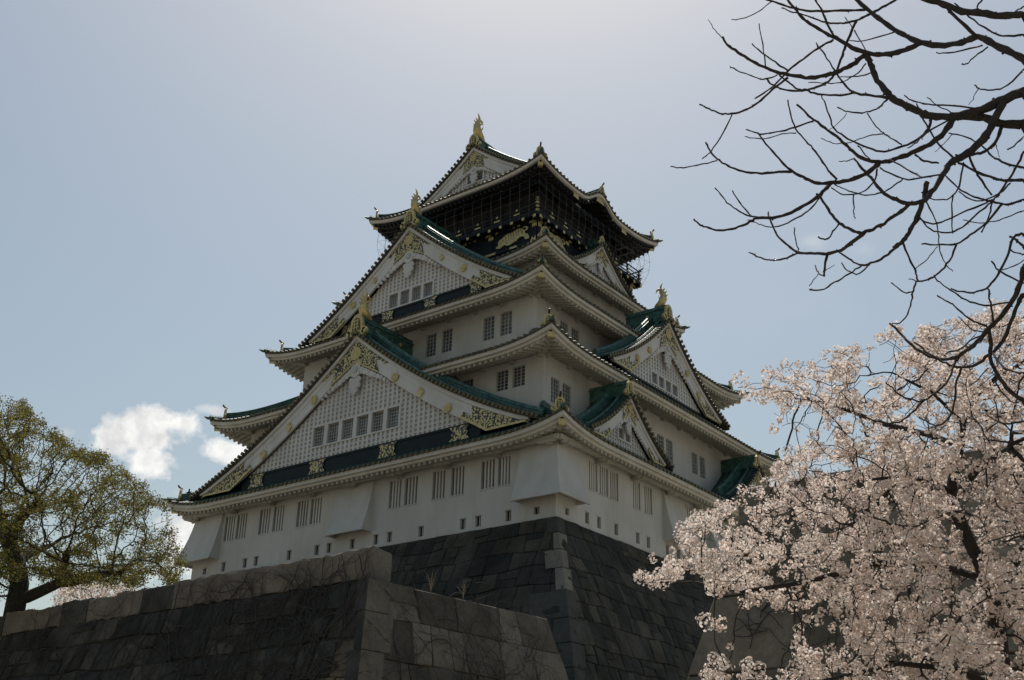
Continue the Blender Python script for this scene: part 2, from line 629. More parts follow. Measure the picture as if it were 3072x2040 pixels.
base = thing('stone_platform', (0, 0, -20.45), 'battered dark stone base carrying the white castle keep, tall rough fitted blocks', 'stone base')
HB = 20.45
mb = MB()
Ff, Fr, Fk, Fl = Frame('front'), Frame('right'), Frame('back'), Frame('left')
seams = MB()
for F, half, dist, seed in ((Ff, WA1, WB1, 3), (Fr, WB1, WA1, 8)):
    def pos(u, v, off, F=F, dist=dist):
        return F(u, dist + batter(v) + off, -v)

    def ends(v, half=half):
        return (-half - batter(v), half + batter(v))
    masonry(mb, pos, ends, 0.0, HB, (0.85, 1.5), (0.75, 1.6), seed, gap=0.014, cham=0.03, proud=0.04, lean=.09, wav=.20, rec=.045)
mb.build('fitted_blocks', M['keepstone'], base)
for F, half, dist in ((Ff, WA1, WB1), (Fr, WB1, WA1), (Fk, WA1, WB1), (Fl, WB1, WA1)):
    vs = [p[0] for p in PROF[:-1]] + [HB]
    for a, b in zip(vs, vs[1:]):
        seams.quad(F(-half - batter(a), dist + batter(a) - .07, -a), F(half + batter(a), dist + batter(a) - .07, -a),
                   F(half + batter(b), dist + batter(b) - .07, -b), F(-half - batter(b), dist + batter(b) - .07, -b))
ct = batter(0) - .07
seams.quad((-WA1 - ct, -WB1 - ct, -.02), (WA1 + ct, -WB1 - ct, -.02), (WA1 + ct, WB1 + ct, -.02), (-WA1 - ct, WB1 + ct, -.02))
seams.build('rubble_core', M['soot'], base)
# corner stones: long and short in turn down the near arris
qs = [(0.05, 1.15, 0.75, 0.75, 'quoin_dark'), (1.18, 2.32, 0.42, 0.80, 'quoin'), (2.36, 3.60, 1.18, 0.62, 'quoin'),
      (3.63, 5.05, 0.62, 0.74, 'quoin'), (5.08, 6.75, 2.6, 0.9, 'quoin_dark'), (6.79, 8.2, 1.1, 1.7, 'quoin_dark'),
      (8.24, 9.6, 0.9, 1.2, 'quoin_dark'), (9.63, 11.2, 1.9, 0.95, 'quoin_dark'), (11.23, 12.9, 0.9, 1.8, 'quoin_dark')]
for (v0, v1, wl_, wr_, mk) in qs:
    q = MB()
    off, ins = 0.065, 0.015

    def cpt(v, o):
        return (WA1 + batter(v) + o, -WB1 - batter(v) - o)

    def cor(v, o):
        x, y = cpt(v, o); return (x, y, -v)

    def lft(v, w, o):
        x, y = cpt(v, o); return (x - w, y, -v)

    def rgt(v, w, o):
        x, y = cpt(v, o); return (x, y + w, -v)
    jt = random.Random(int(v0 * 100)).uniform(-.10, .10)
    for (A, B) in (((v0 + ins, v1 - ins)),):
        q.add([lft(A, wl_ - jt, off), cor(A, off), cor(B, off), lft(B, wl_ + jt, off), rgt(B, wr_ - jt, off), rgt(A, wr_ + jt, off),
               lft(A, wl_, -.2), lft(B, wl_, -.2), rgt(B, wr_, -.2), rgt(A, wr_, -.2), cor(A, -.2), cor(B, -.2)],
              [(0, 1, 2, 3), (1, 5, 4, 2), (0, 3, 7, 6), (5, 9, 8, 4), (0, 6, 10, 1), (1, 10, 9, 5), (3, 2, 11, 7), (2, 4, 8, 11)])
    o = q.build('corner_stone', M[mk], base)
    o['label'] = 'pale sandy corner stone' if mk == 'quoin' else 'weathered dark corner stone'

# ------------------------------------------------------------------ stone rampart in front, left of the gap
WY = -44.85
BT = 0.27
ZT, ZC = -9.13, -10.22      # top of coping, top of wall below
CX = 28.73
WEST = -34.0


def slab(x0, x1, y0, y1, z0, z1, seed, j=0.055):
    """a big roughly dressed stone with softened arrises"""
    rg = random.Random(seed)
    b = MB()
    nx = max(2, int((x1 - x0) / 0.35))
    c = 0.06
    prof = [(y0, z0), (y0 - .02, z0 + c), (y0, z1 - c), (y0 + c, z1), (y1 - c, z1), (y1, z1 - c), (y1, z0)]
    rings = []
    for i in range(nx + 1):
        x = x0 + (x1 - x0) * i / nx
        rings.append([(x, y + rg.uniform(-j, j) * .6, z + rg.uniform(-j, j)) for y, z in prof])
    m = len(prof)
    vs = [p for r in rings for p in r]
    fs = [(i * m + k, i * m + (k + 1) % m, (i + 1) * m + (k + 1) % m, (i + 1) * m + k) for i in range(nx) for k in range(m)]
    fs += [tuple(range(m))[::-1], tuple(nx * m + k for k in range(m))]
    b.add(vs, fs)
    return b


ram = thing('stone_rampart', (10, -40, GZ), 'stone rampart with pale coping slabs and dead creepers, left of the gap below the keep', 'stone wall')
front = MB()


def pos_front(u, v, off):
    return (u, WY - BT * v - off, ZC - v)


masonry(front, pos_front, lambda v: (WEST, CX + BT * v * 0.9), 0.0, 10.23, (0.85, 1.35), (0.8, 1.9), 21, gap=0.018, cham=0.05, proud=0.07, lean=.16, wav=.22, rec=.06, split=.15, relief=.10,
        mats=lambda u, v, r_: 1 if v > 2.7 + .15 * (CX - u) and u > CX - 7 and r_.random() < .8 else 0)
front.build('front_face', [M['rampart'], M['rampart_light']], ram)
E0 = on_z(1176, 1751, -10.2)
E1 = on_z(1644, 1856, -10.2)
E0 = np.array([CX + 0.1, -43.85, 0.0])
ED = np.array([E1[0] - E0[0], E1[1] - E0[1], 0.0]); EL = float(np.linalg.norm(ED)); ED /= EL
EN = np.array([ED[1], -ED[0], 0.0])


def pos_side(u, v, off):
    p = E0 + ED * u + EN * (BT * 0.9 * v + off)
    return (p[0], p[1], -10.2 - v)


side = MB()
masonry(side, pos_side, lambda v: (-1.0 - BT * v, EL + 0.25 * v), 0.0, 10.25, (1.0, 1.5), (0.9, 2.4), 5, gap=0.014, cham=0.03, proud=0.05, lean=.12, wav=.10, rec=.05)
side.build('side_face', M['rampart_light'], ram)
core = MB()
b1 = BT * 10.2
core.quad((WEST, WY + .06, ZC), (CX, WY + .06, ZC), (CX + b1 * .9, WY - b1 + .06, GZ), (WEST, WY - b1 + .06, GZ))
p0, p1 = pos_side(-1.0, 0, -.08), pos_side(EL, 0, -.08)
p2, p3 = pos_side(EL + 2.5, 10.2, -.08), pos_side(-1 - b1, 10.2, -.08)
core.quad(p0, p1, p2, p3)
core.quad(p1, (WEST, p1[1], p1[2]), (WEST, p2[1], GZ), p2)
core.quad((WEST, WY + .06, ZC), (WEST, p1[1], ZC), (WEST, p1[1], GZ), (WEST, WY - b1, GZ))
core.build('rubble_core', M['soot'], ram)
top = MB()
top.quad((WEST, WY + .2, ZC - .004), (CX, WY + .2, ZC - .004), (p1[0], p1[1], ZC - .004), (WEST, p1[1], ZC - .004))
top.build('earth_fill', M['earth'], ram)
cuts = [1115, 973, 765, 526]
xs = [on_y(c, 1641 + (1115 - c) * .174, WY)[0] for c in cuts]
for k in range(3):
    s = slab(xs[k + 1] + .02, xs[k] - .02, WY, WY + 1.05, ZC + .012, ZT + (0.02, -0.03, 0.0)[k], 40 + k)
    s.build('coping_stone', M['coping'], ram)
cuts = [526, 430, 352, 268, 190, 100, 18, -80, -190, -300, -420]
xs = [on_y(c, 1641 + (1115 - c) * .174, WY)[0] for c in cuts]
while xs[-1] > WEST + 1:
    xs.append(max(WEST, xs[-1] - (2.1, 1.5, 2.6)[len(xs) % 3]))
for k in range(len(xs) - 1):
    dz = (-0.05, -0.02, -.10, -.02, -.12, -.05, -.15, -.03, 0, -.06)[k % 10]
    s = slab(xs[k + 1] + .015, xs[k] - .015, WY + .02, WY + 1.05, ZC + .012, ZT + dz - .03, 60 + k, .05)
    o = s.build('coping_stone', M['coping' if k % 3 else 'quoin_dark'], ram)
# quoin stones at the near arris of the rampart
for k, (v0, v1, a, b) in enumerate(((0.02, 1.15, .5, 1.02), (1.18, 2.5, .35, 1.25), (2.53, 3.75, .6, 1.0), (3.78, 5.2, .4, 1.3))):
    q = MB()

    def cp(v, o):
        c0 = pos_front(0, v, o)
        s0 = pos_side(0, v, o)
        # arris: front plane meets side plane
        t = (c0[1] - s0[1]) / ED[1]
        return np.array([s0[0] + ED[0] * t, c0[1], c0[2]])
    o_ = 0.13
    A, B = cp(v0, o_), cp(v1, o_)
    A2, B2 = cp(v0, -.2), cp(v1, -.2)
    X = np.array([1.0, 0, 0])
    q.add([A - X * a, A, B, B - X * a, B + ED * b, A + ED * b, A2 - X * a, B2 - X * a, B2 + ED * b, A2 + ED * b, A2, B2],
          [(0, 1, 2, 3), (1, 5, 4, 2), (0, 3, 7, 6), (5, 9, 8, 4), (0, 6, 10, 1), (1, 10, 9, 5), (3, 2, 11, 7), (2, 4, 8, 11)])
    q.m[0] = q.m[2] = 1
    q.build('corner_stone', [M['rampart_light'], M['rampart']], ram)

# ------------------------------------------------------------------ stone rampart right of the gap
ram2 = thing('stone_rampart', (60, -40, GZ), 'stone rampart of huge granite blocks standing behind the blossoming cherry, right of the gap', 'stone wall')
RX, REND = 42.64, 84.0
rf = MB()
masonry(rf, pos_front, lambda v: (RX - BT * v, REND), 0.13, 10.23, (1.75, 2.2), (2.6, 4.4), 35, gap=0.012, cham=0.03, proud=0.05, lean=.06, wav=.06, split=.0, rec=.05)
rf.build('front_face', M['rampart_light'], ram2)
rc = MB()
rc.quad((RX, WY + .07, ZC), (REND, WY + .07, ZC), (REND, WY - b1 + .07, GZ), (RX - b1, WY - b1 + .07, GZ))
rc.quad((RX, WY + .07, ZC), (RX, -36, ZC), (RX - b1, -36, GZ), (RX - b1, WY - b1 + .07, GZ))
rc.quad((RX, -36, ZC), (REND, -36, ZC), (REND, -36, GZ), (RX - b1, -36, GZ))
rc.build('rubble_core', M['soot'], ram2)
rs = MB()
masonry(rs, lambda u, v, off: (RX - BT * v - off, u, ZC - v), lambda v: (WY - BT * v, -36.0), 0.0, 10.23, (1.2, 1.8), (1.2, 2.4), 37)
rs.build('end_face', M['rampart_light'], ram2)
te = MB()
te.quad((RX, WY + .2, ZC - .004), (REND, WY + .2, ZC - .004), (REND, -36, ZC - .004), (RX, -36, ZC - .004))
te.build('earth_fill', M['earth'], ram2)
x = RX
rg = random.Random(9)
k = 0
while x < REND:
    w = (4.2, 3.1, 5.0, 3.8, 4.4, 3.3)[k % 6]
    s = slab(x, min(REND, x + w) - .04, WY + .01, WY + 1.1, ZC - .11, -9.31 + rg.uniform(-.04, .04), 80 + k)
    s.build('coping_stone', M['coping'], ram2)
    x += w; k += 1


# ------------------------------------------------------------------ creepers and straw on the ramparts
def creeper(mb, pos, start, heading, n, r, seed, umin=None, umax=None):
    rg = random.Random(seed)
    u, v = start
    a = heading
    pts, rad = [], []
    for i in range(n):
        pts.append(pos(u, v, 0.10 + 0.05 * rg.random()))
        rad.append(r * (1 - 0.75 * i / n))
        a += rg.gauss(0, 0.28)
        u += 0.17 * math.cos(a); v += 0.17 * math.sin(a)
        if umax is not None and u > umax or umin is not None and u < umin:
            break
        if v < -1.0:
            break
    if len(pts) > 2:
        mb.tube(pts, rad, 4, 0, caps=False)
    return [(u, v, a)]


def pf_wall(u, v, off):
    if v < 0:
        return (u, WY - off, ZC - v)
    return pos_front(u, v, off)


iv = MB()
rg = random.Random(77)
for k in range(250):
    u = CX - abs(rg.gauss(0, 7.5)) if rg.random() < .75 else rg.uniform(4, CX)
    v = rg.uniform(1.0, 5.5)
    head = -math.pi / 2 + rg.gauss(0, .75)
    creeper(iv, pf_wall, (u, v), head, rg.randint(14, 42), rg.uniform(.010, .028), 1000 + k, umax=CX + .2)
for k in range(60):
    creeper(iv, pf_wall, (rg.uniform(8, CX - 1), rg.uniform(-.6, 2.0)), rg.choice((0, math.pi)) + rg.gauss(0, .4), rg.randint(15, 40), rg.uniform(.008, .018), 2000 + k, umax=CX + .2)
o = iv.build('creeper', M['vine'])
tag(o, 'leafless brown creeper spreading over the coping and front face of the left rampart', 'creeper', 'creepers on the ramparts')
iv = MB()
for k in range(75):
    creeper(iv, pos_side, (rg.uniform(-.5, EL * .9), rg.uniform(.4, 4.0)), rg.choice((-.2, math.pi + .2, -1.6)) + rg.gauss(0, .5), rg.randint(12, 34), rg.uniform(.007, .018), 3000 + k, umax=EL)
o = iv.build('creeper', M['vine'])
tag(o, 'thin leafless creeper on the paler side face of the left rampart beside the gap', 'creeper', 'creepers on the ramparts')
iv = MB()
for k in range(70):
    creeper(iv, pf_wall, (RX + .2 + abs(rg.gauss(0, 4)), rg.uniform(-.5, 3.8)), -math.pi / 2 + rg.gauss(0, .9), rg.randint(12, 34), rg.uniform(.008, .02), 4000 + k, umin=RX + .1)
o = iv.build('creeper', M['vine'])
tag(o, 'sparse leafless creeper on the big blocks of the right rampart', 'creeper', 'creepers on the ramparts')
for (px, py, nm) in ((1292, 1772, 'tall tuft of dry straw-coloured grass on the sloping edge of the left rampart'),
                     (1390, 1792, 'bent tuft of dry grass nearer the gap on the edge of the left rampart')):
    g = MB()
    p = on_z(px, py, -10.15)
    for k in range(9):
        a = rg.uniform(0, 6.28); L = rg.uniform(.35, .8); b = rg.uniform(.05, .35)
        pts = [p + np.array([math.cos(a) * b * t * t, math.sin(a) * b * t * t, L * t - .05]) for t in (0, .35, .7, 1)]
        g.tube(pts, [.008, .007, .005, .003], 4)
    tag(g.build('dry_grass', M['straw']), nm, 'grass tuft', 'dry tufts on the rampart edge')


# ------------------------------------------------------------------ the keep
keep = thing('castle_keep', (0, 0, 0), 'white five-tiered castle keep with green tiled gables, gilt ornaments and a black top storey', 'castle')
TIERS = [  # eave half sizes, fascia height, corner rise, wall above (half sizes), height where roof meets it
    dict(a=18.741, b=19.139, z=5.17, rise=.75, ia=14.447, ib=15.268, zi=7.9, wa=16.995, wb=17.365),
    dict(a=16.756, b=17.647, z=12.00, rise=.74, ia=11.722, ib=12.794, zi=14.7, wa=14.447, wb=15.268),
    dict(a=14.063, b=15.101, z=18.12, rise=.74, ia=9.20, ib=8.70, zi=20.6, wa=11.722, wb=12.794),
    dict(a=11.013, b=10.482, z=23.50, rise=.72, ia=7.70, ib=7.15, zi=25.3, wa=9.20, wb=8.70),
    dict(a=9.389, b=9.041, z=31.95, rise=.80, ia=6.49, ib=6.14, zi=33.9, wa=6.70, wb=6.20),
]
SIDES = ('front', 'right', 'back', 'left')
PITCH_T = 0.48


def half(F, t, key):
    """(half length along the side, distance outwards)"""
    a, b = t[{'e': 'a', 'i': 'ia', 'w': 'wa'}[key]], t[{'e': 'b', 'i': 'ib', 'w': 'wb'}[key]]
    return (a, b) if F.side in ('front', 'back') else (b, a)


def rise(t, u, L):
    c = max(0.0, 1 - (L - abs(u)) / 6.0)
    return t['rise'] * c ** 2.6


def bell(ti, side, u):
    """the undulating gable in the middle of the top eave"""
    if ti != 4 or side not in ('right', 'left'):
        return 0.0
    x = abs(u + 0.25 if side == 'right' else u) / 3.1
    if x >= 1:
        return 0.0
    return 1.32 * math.cos(x * math.pi / 2) ** 2 - 0.16 * math.sin(x * math.pi) ** 2


def eave_z(ti, F, u):
    t = TIERS[ti]; L, D = half(F, t, 'e')
    return t['z'] + rise(t, u, L) + bell(ti, F.side, u)


def roof_pt(ti, F, u, s):
    t = TIERS[ti]
    L, D = half(F, t, 'e'); Li, Di = half(F, t, 'i')
    d = D + (Di - D) * s
    z = t['z'] + rise(t, u, L) * (1 - s) ** 2 + (t['zi'] - t['z']) * (0.74 * s + 0.26 * s * s)
    b = bell(ti, F.side, u)
    if b:
        z = max(z, t['z'] + b)
        if s > .999 and b < .2:
            z = max(z, t['zi'])
    return F(u, d, z + 0.10)


def smax(F, t, u):
    L, D = half(F, t, 'e'); Li, Di = half(F, t, 'i')
    return max(0.0, min(1.0, (L - abs(u)) / (L - Li)))


def rib(mb, path, W, r, mat=0, n=5, endcap=None):
    W = np.array(W, float); Z = np.array([0, 0, 1.0])
    vs = []
    for p in path:
        p = np.array(p, float)
        for k in range(n):
            a = math.pi * k / (n - 1)
            vs.append(p + W * math.cos(a) * r + Z * math.sin(a) * r * 1.15)
    fs = [(i * n + k, i * n + k + 1, (i + 1) * n + k + 1, (i + 1) * n + k) for i in range(len(path) - 1) for k in range(n - 1)]
    mb.add(vs, fs, mat, True)
    if endcap is not None:
        mb.add(vs[:n], [tuple(range(n))], mat)


def sweep(mb, path, W, w, h, mat=0, top=True):
    W = np.array(W, float); W = W / np.linalg.norm(W)
    if h > .5:
        prof = [(-.46, -.15), (-.46, .18), (-.56, .20), (-.56, .26), (-.42, .28), (-.42, .44), (-.52, .46), (-.52, .52), (-.38, .54), (-.38, .68), (-.50, .70), (-.50, .75), (-.28, .78), (-.20, .95), (0, 1.02)]
        prof = prof + [(-x, y) for x, y in prof[-2::-1]]
    else:
        prof = [(-.5, -.15), (-.5, .62), (-.30, .80), (-.22, 1.0), (.22, 1.0), (.30, .80), (.5, .62), (.5, -.15)]
    n = len(prof); vs = []
    for p in path:
        p = np.array(p, float)
        for (x, y) in prof:
            vs.append(p + W * x * w + np.array([0, 0, y * h]))
    fs = [(i * n + k, i * n + (k + 1) % n, (i + 1) * n + (k + 1) % n, (i + 1) * n + k) for i in range(len(path) - 1) for k in range(n)]
    fs += [tuple(range(n)), tuple(range((len(path) - 1) * n, len(path) * n))[::-1]]
    mb.add(vs, fs, mat)


class DFrame(Frame):
    """frame standing at a point, facing any way: u across, d forward, z up"""

    def __init__(self, o, n):
        self.o = np.array(o, float)
        n = np.array([n[0], n[1], 0.0]); n = n / np.linalg.norm(n)
        self.N = n; self.T = np.array([-n[1], n[0], 0.0]); self.side = 'free'; self.uc = 0

    def __call__(self, u, d, z):
        p = self.o + self.T * u + self.N * d
        return (p[0], p[1], p[2] + z)


def onigawara(parent, F, s, spike=True, name='ridge_end_ornament', gold='gold'):
    """arched gilt end plate of a ridge with curling feet and a dark upturned finial"""
    mb = MB()
    arch = [(-.46, 0), (-.42, .45), (-.36, .78), (-.20, .98), (0, 1.05), (.20, .98), (.36, .78), (.42, .45), (.46, 0)]
    prism(mb, F, [(u * s, z * s) for u, z in arch], 0.0, .16 * s, 0)
    inn = [(-.27, .12), (-.25, .5), (-.17, .76), (0, .84), (.17, .76), (.25, .5), (.27, .12)]
    prism(mb, F, [(u * s, z * s) for u, z in inn], .16 * s, .19 * s, 1)
    for z in (.28, .46, .64):
        fbox(mb, F, -.2 * s, .2 * s, .19 * s, .215 * s, (z - .025) * s, (z + .025) * s, 0)
    for u in (-.1, .1):
        fbox(mb, F, (u - .025) * s, (u + .025) * s, .19 * s, .213 * s, .14 * s, .74 * s, 0)
    for sg in (-1, 1):
        for (u, z, r) in ((.56, .02, .17), (.50, .16, .13), (.40, -.10, .15), (.18, -.16, .12)):
            disc(mb, F, sg * u * s, z * s, r * s, -.02 * s, .17 * s, 0, 10)
    o = mb.build(name, [M[gold], M['tile_end']], parent)
    if spike:
        sp = MB()
        pts = [F(0, -.05 * s, .98 * s), F(0, .14 * s, 1.08 * s), F(0, .30 * s, 1.18 * s), F(0, .42 * s, 1.36 * s)]
        sp.tube(pts, [.10 * s, .095 * s, .09 * s, .08 * s], 8)
        sp.build('ridge_finial', M['finial'], parent)
    return o


def wall_side(mb, F, u0, u1, d, z0, z1, holes, depth=0.26, mat=0):
    us = sorted({u0, u1} | {h[0] for h in holes} | {h[1] for h in holes})
    zs = sorted({z0, z1} | {h[2] for h in holes} | {h[3] for h in holes})
    for i in range(len(us) - 1):
        for j in range(len(zs) - 1):
            cu, cz = (us[i] + us[i + 1]) / 2, (zs[j] + zs[j + 1]) / 2
            if any(h[0] < cu < h[1] and h[2] < cz < h[3] for h in holes):
                continue
            mb.quad(F(us[i], d, zs[j]), F(us[i + 1], d, zs[j]), F(us[i + 1], d, zs[j + 1]), F(us[i], d, zs[j + 1]), mat)
    for (a, b, c, e) in holes:
        mb.quad(F(a, d, c), F(b, d, c), F(b, d - depth, c), F(a, d - depth, c), mat)
        mb.quad(F(a, d, e), F(b, d, e), F(b, d - depth, e), F(a, d - depth, e), mat)
        mb.quad(F(a, d, c), F(a, d, e), F(a, d - depth, e), F(a, d - depth, c), mat)
        mb.quad(F(b, d, c), F(b, d, e), F(b, d - depth, e), F(b, d - depth, c), mat)


def bar_window(parent, F, u0, u1, d, z0, z1, nb=3, depth=.26):
    mb = MB()
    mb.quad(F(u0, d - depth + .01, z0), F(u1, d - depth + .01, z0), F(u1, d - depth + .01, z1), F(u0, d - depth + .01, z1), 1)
    w = (u1 - u0)
    for k in range(nb):
        c = u0 + w * (k + 1) / (nb + 1) + .02
        fbox(mb, F, c - .065, c + .065, d - .17, d - .045, z0 + .003, z1 - .003, 0)
    fbox(mb, F, u0 - .06, u1 + .06, d + .002, d + .055, z0 - .07, z0 - .005, 2)
    return mb.build('barred_window', [M['bars'], M['slot'], M['plaster']], parent)


def grid_window(parent, F, u0, u1, d, z0, z1, nx=3, nz=6, depth=.26):
    mb = MB()
    mb.quad(F(u0, d - depth + .01, z0), F(u1, d - depth + .01, z0), F(u1, d - depth + .01, z1), F(u0, d - depth + .01, z1), 1)
    um = u0 + (u1 - u0) * .55
    fbox(mb, F, um - .04, um + .04, d - depth + .012, d - depth + .07, z0, z1, 0)
    for k in range(nx + 1):
        c = u0 + .02 + (u1 - u0 - .04) * k / nx
        fbox(mb, F, c - .018, c + .018, d - .12, d - .085, z0 + .002, z1 - .002, 0)
    for k in range(nz + 1):
        c = z0 + .02 + (z1 - z0 - .04) * k / nz
        fbox(mb, F, u0 + .002, u1 - .002, d - .119, d - .088, c - .018, c + .018, 0)
    return mb.build('lattice_window', [M['grille'], M['pane']], parent)


# ---- windows: (u0, u1, z0, z1)
W1F = [(-13.72, -12.62, 2.54, 4.43), (-12.38, -11.27, 2.54, 4.43), (-9.85, -8.72, 2.54, 4.43), (-8.35, -7.24, 2.54, 4.43),
       (-5.84, -4.74, 2.54, 4.43), (-4.46, -3.36, 2.54, 4.43), (3.15, 4.22, 2.57, 4.46), (4.56, 5.68, 2.57, 4.46),
       (7.02, 8.08, 2.58, 4.48), (8.62, 9.70, 2.58, 4.48), (11.12, 12.2, 2.62, 4.48), (12.48, 13.45, 2.62, 4.48)]
W1R = [(-13.75, -12.78, 2.62, 4.52), (-12.52, -11.52, 2.62, 4.52), (-11.26, -10.30, 2.62, 4.52), (-8.46, -7.56, 2.68, 4.58), (-7.0, -6.02, 2.68, 4.58),
       (-1.40, -.42, 2.68, 4.58), (0.1, 1.08, 2.68, 4.58), (6.0, 7.0, 2.68, 4.58), (7.5, 8.5, 2.68, 4.58), (10.3, 11.26, 2.62, 4.52), (11.52, 12.52, 2.62, 4.52)]
LPF = [(x - .22, x + .22, .24, .92) for x in (-13.33, -10.94, -9.74, -6.25, -3.45, -2.24, 0, 2.2, 3.43, 6.22, 9.75, 11.0, 13.4)] + [(-15.68, -15.28, .26, .72), (15.35, 15.77, .36, .82)]
LPR = [(y - .21, y + .21, .34, 1.07) for y in (-13.98, -12.62, -10.6, -7.97, -6.61, -4.1, -2.6, -.9, 2.0, 5.2, 8.0, 11.0)] + [(-16.36, -15.96, .38, .8)]
W2F = [(10.43, 11.46, 10.1, 11.58), (11.83, 12.88, 10.1, 11.58), (6.0, 7.03, 10.1, 11.58), (7.4, 8.4, 10.1, 11.58)]
W2F += [(-b, -a, c, d) for a, b, c, d in W2F]
W2R = [(-14.42, -13.46, 8.85, 10.63), (-13.08, -12.06, 8.85, 10.63), (-.72, .26, 8.8, 10.63), (.6, 1.56, 8.8, 10.63),
       (4.52, 5.42, 8.95, 10.66), (5.80, 6.68, 8.95, 10.66), (-6.68, -5.8, 8.95, 10.66), (-5.42, -4.52, 8.95, 10.66), (12.06, 13.08, 8.85, 10.63)]
W3F = [(1.56, 2.58, 15.58, 17.42), (3.14, 4.15, 15.58, 17.42), (7.12, 8.14, 15.58, 17.42), (8.69, 9.75, 15.58, 17.42)]
W3F += [(-b, -a, c, d) for a, b, c, d in W3F]
W3R = [(-9.53, -8.56, 15.62, 17.34), (8.56, 9.53, 15.62, 17.34), (-8.1, -7.1, 15.62, 17.34), (7.1, 8.1, 15.62, 17.34)]
W4R = [(-5.45, -4.35, 21.3, 22.55), (-4.0, -2.9, 21.3, 22.55), (-1.2, -.2, 21.3, 22.55), (.2, 1.2, 21.3, 22.55), (2.9, 4.0, 21.3, 22.55), (4.35, 5.45, 21.3, 22.55)]
STOREYS = [  # half sizes, bottom, top, windows per side
    (16.995, 17.365, 0.0, 5.75, {'front': W1F, 'right': W1R}, {'front': LPF, 'right': LPR}),
    (14.447, 15.268, 7.0, 12.6, {'front': W2F, 'right': W2R}, {}),
    (11.722, 12.794, 13.6, 18.75, {'front': W3F, 'right': W3R}, {}),
    (9.20, 8.70, 19.6, 24.1, {'right': W4R}, {})]
for i, (a, b, z0, z1, wins, loops) in enumerate(STOREYS):
    wm = MB()
    for sd in SIDES:
        F = Frame(sd)
        L, D = (a, b) if sd in ('front', 'back') else (b, a)
        holes = list(wins.get(sd, [])) + list(loops.get(sd, []))
        wall_side(wm, F, -L, L, D, z0, z1, holes)
    wall = wm.build('storey_wall', M['plaster'], keep)
    for sd in SIDES:
        F = Frame(sd)
        L, D = (a, b) if sd in ('front', 'back') else (b, a)
        for (u0, u1, c, e) in wins.get(sd, []):
            (bar_window if i == 0 else grid_window)(wall, F, u0, u1, D, c, e)
        for (u0, u1, c, e) in loops.get(sd, []):
            lm = MB()
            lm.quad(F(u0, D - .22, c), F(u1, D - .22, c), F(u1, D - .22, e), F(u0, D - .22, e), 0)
            um = (u0 + u1) / 2
            fbox(lm, F, um - .025, um + .025, D - .2, D - .15, c + .002, e - .002, 1)
            fbox(lm, F, u0 - .1, u1 + .05, D + .002, D + .05, e + .004, e + .045, 1)
            lm.build('loophole', [M['slot'], M['plaster']], wall)


# ---- stone-drop bays on the lowest wall
def drop_bay(F, u0, u1, D, zt=5.1, zb=1.5, ctop=.12, cbot=.95):
    mb = MB()
    n = 6
    pr = []
    for k in range(n + 1):
        s = k / n
        pr.append((ctop + (cbot - ctop) * (s ** 1.55), zt + (zb - .28 - zt) * s))
    for (d0, za), (d1, zc) in zip(pr, pr[1:]):
        mb.quad(F(u0, D + d0, za), F(u1, D + d0, za), F(u1, D + d1, zc), F(u0, D + d1, zc))
        for u in (u0, u1):
            mb.quad(F(u, D, za), F(u, D + d0, za), F(u, D + d1, zc), F(u, D, zc))
    mb.quad(F(u0, D + cbot, zb - .28), F(u1, D + cbot, zb - .28), F(u1, D, zb), F(u0, D, zb), 1)
    fbox(mb, F, u0 - .06, u1 + .06, D + cbot - .10, D + cbot + .05, zb - .36, zb - .26, 0)
    for u in (u0, u1):
        fbox(mb, F, u - .07, u + .07, D + .0, D + cbot - .1, zb - .33, zb - .22, 0)
    return mb.build('stone_drop_bay', [M['plaster'], M['eave']], keep)


drop_bay(Frame('front'), -1.72, 1.72, WB1)
drop_bay(Frame('right'), -4.62, -1.75, WA1, zb=1.6)
drop_bay(Frame('right'), 1.75, 4.62, WA1, zb=1.6)


def corner_bay(sx, u_front, u_right, zt=5.1, zb=1.5, ctop=.12, cbot=.98):
    """bay wrapped round a front corner"""
    mb = MB(); n = 6
    pr = [(ctop + (cbot - ctop) * ((k / n) ** 1.55), zt + (zb - .28 - zt) * k / n) for k in range(n + 1)]
    xw, yw = sx * WA1, -WB1

    def P(kind, d, z):
        if kind == 'f0':
            return (sx * u_front, yw - d, z)
        if kind == 'c':
            return (xw + sx * d, yw - d, z)
        return (xw + sx * d, -u_right, z)
    for (d0, za), (d1, zc) in zip(pr, pr[1:]):
        mb.quad(P('f0', d0, za), P('c', d0, za), P('c', d1, zc), P('f0', d1, zc))
        mb.quad(P('c', d0, za), P('r', d0, za), P('r', d1, zc), P('c', d1, zc))
        mb.quad((sx * u_front, yw, za), P('f0', d0, za), P('f0', d1, zc), (sx * u_front, yw, zc))
        mb.quad((xw, -u_right, za), P('r', d0, za), P('r', d1, zc), (xw, -u_right, zc))
    zz = zb - .28
    mb.add([P('f0', cbot, zz), P('c', cbot, zz), P('r', cbot, zz), (xw, -u_right, zb), (xw, yw, zb), (sx * u_front, yw, zb)],
           [(0, 1, 4, 5), (1, 2, 3, 4)], 1)
    lip = [(P('f0', cbot + .05, 0), P('c', cbot + .05, 0), P('c', cbot - .1, 0), P('f0', cbot - .1, 0)),
           (P('c', cbot + .05, 0), P('r', cbot + .05, 0), P('r', cbot - .1, 0), P('c', cbot - .1, 0))]
    for q in lip:
        mb.hexa([(p[0], p[1], zz - .09) for p in q] + [(p[0], p[1], zz + .015) for p in q], 0)
    return mb.build('stone_drop_bay', [M['plaster'], M['eave']], keep)


corner_bay(1, 14.3, 15.15)
corner_bay(-1, 13.98, 13.58)


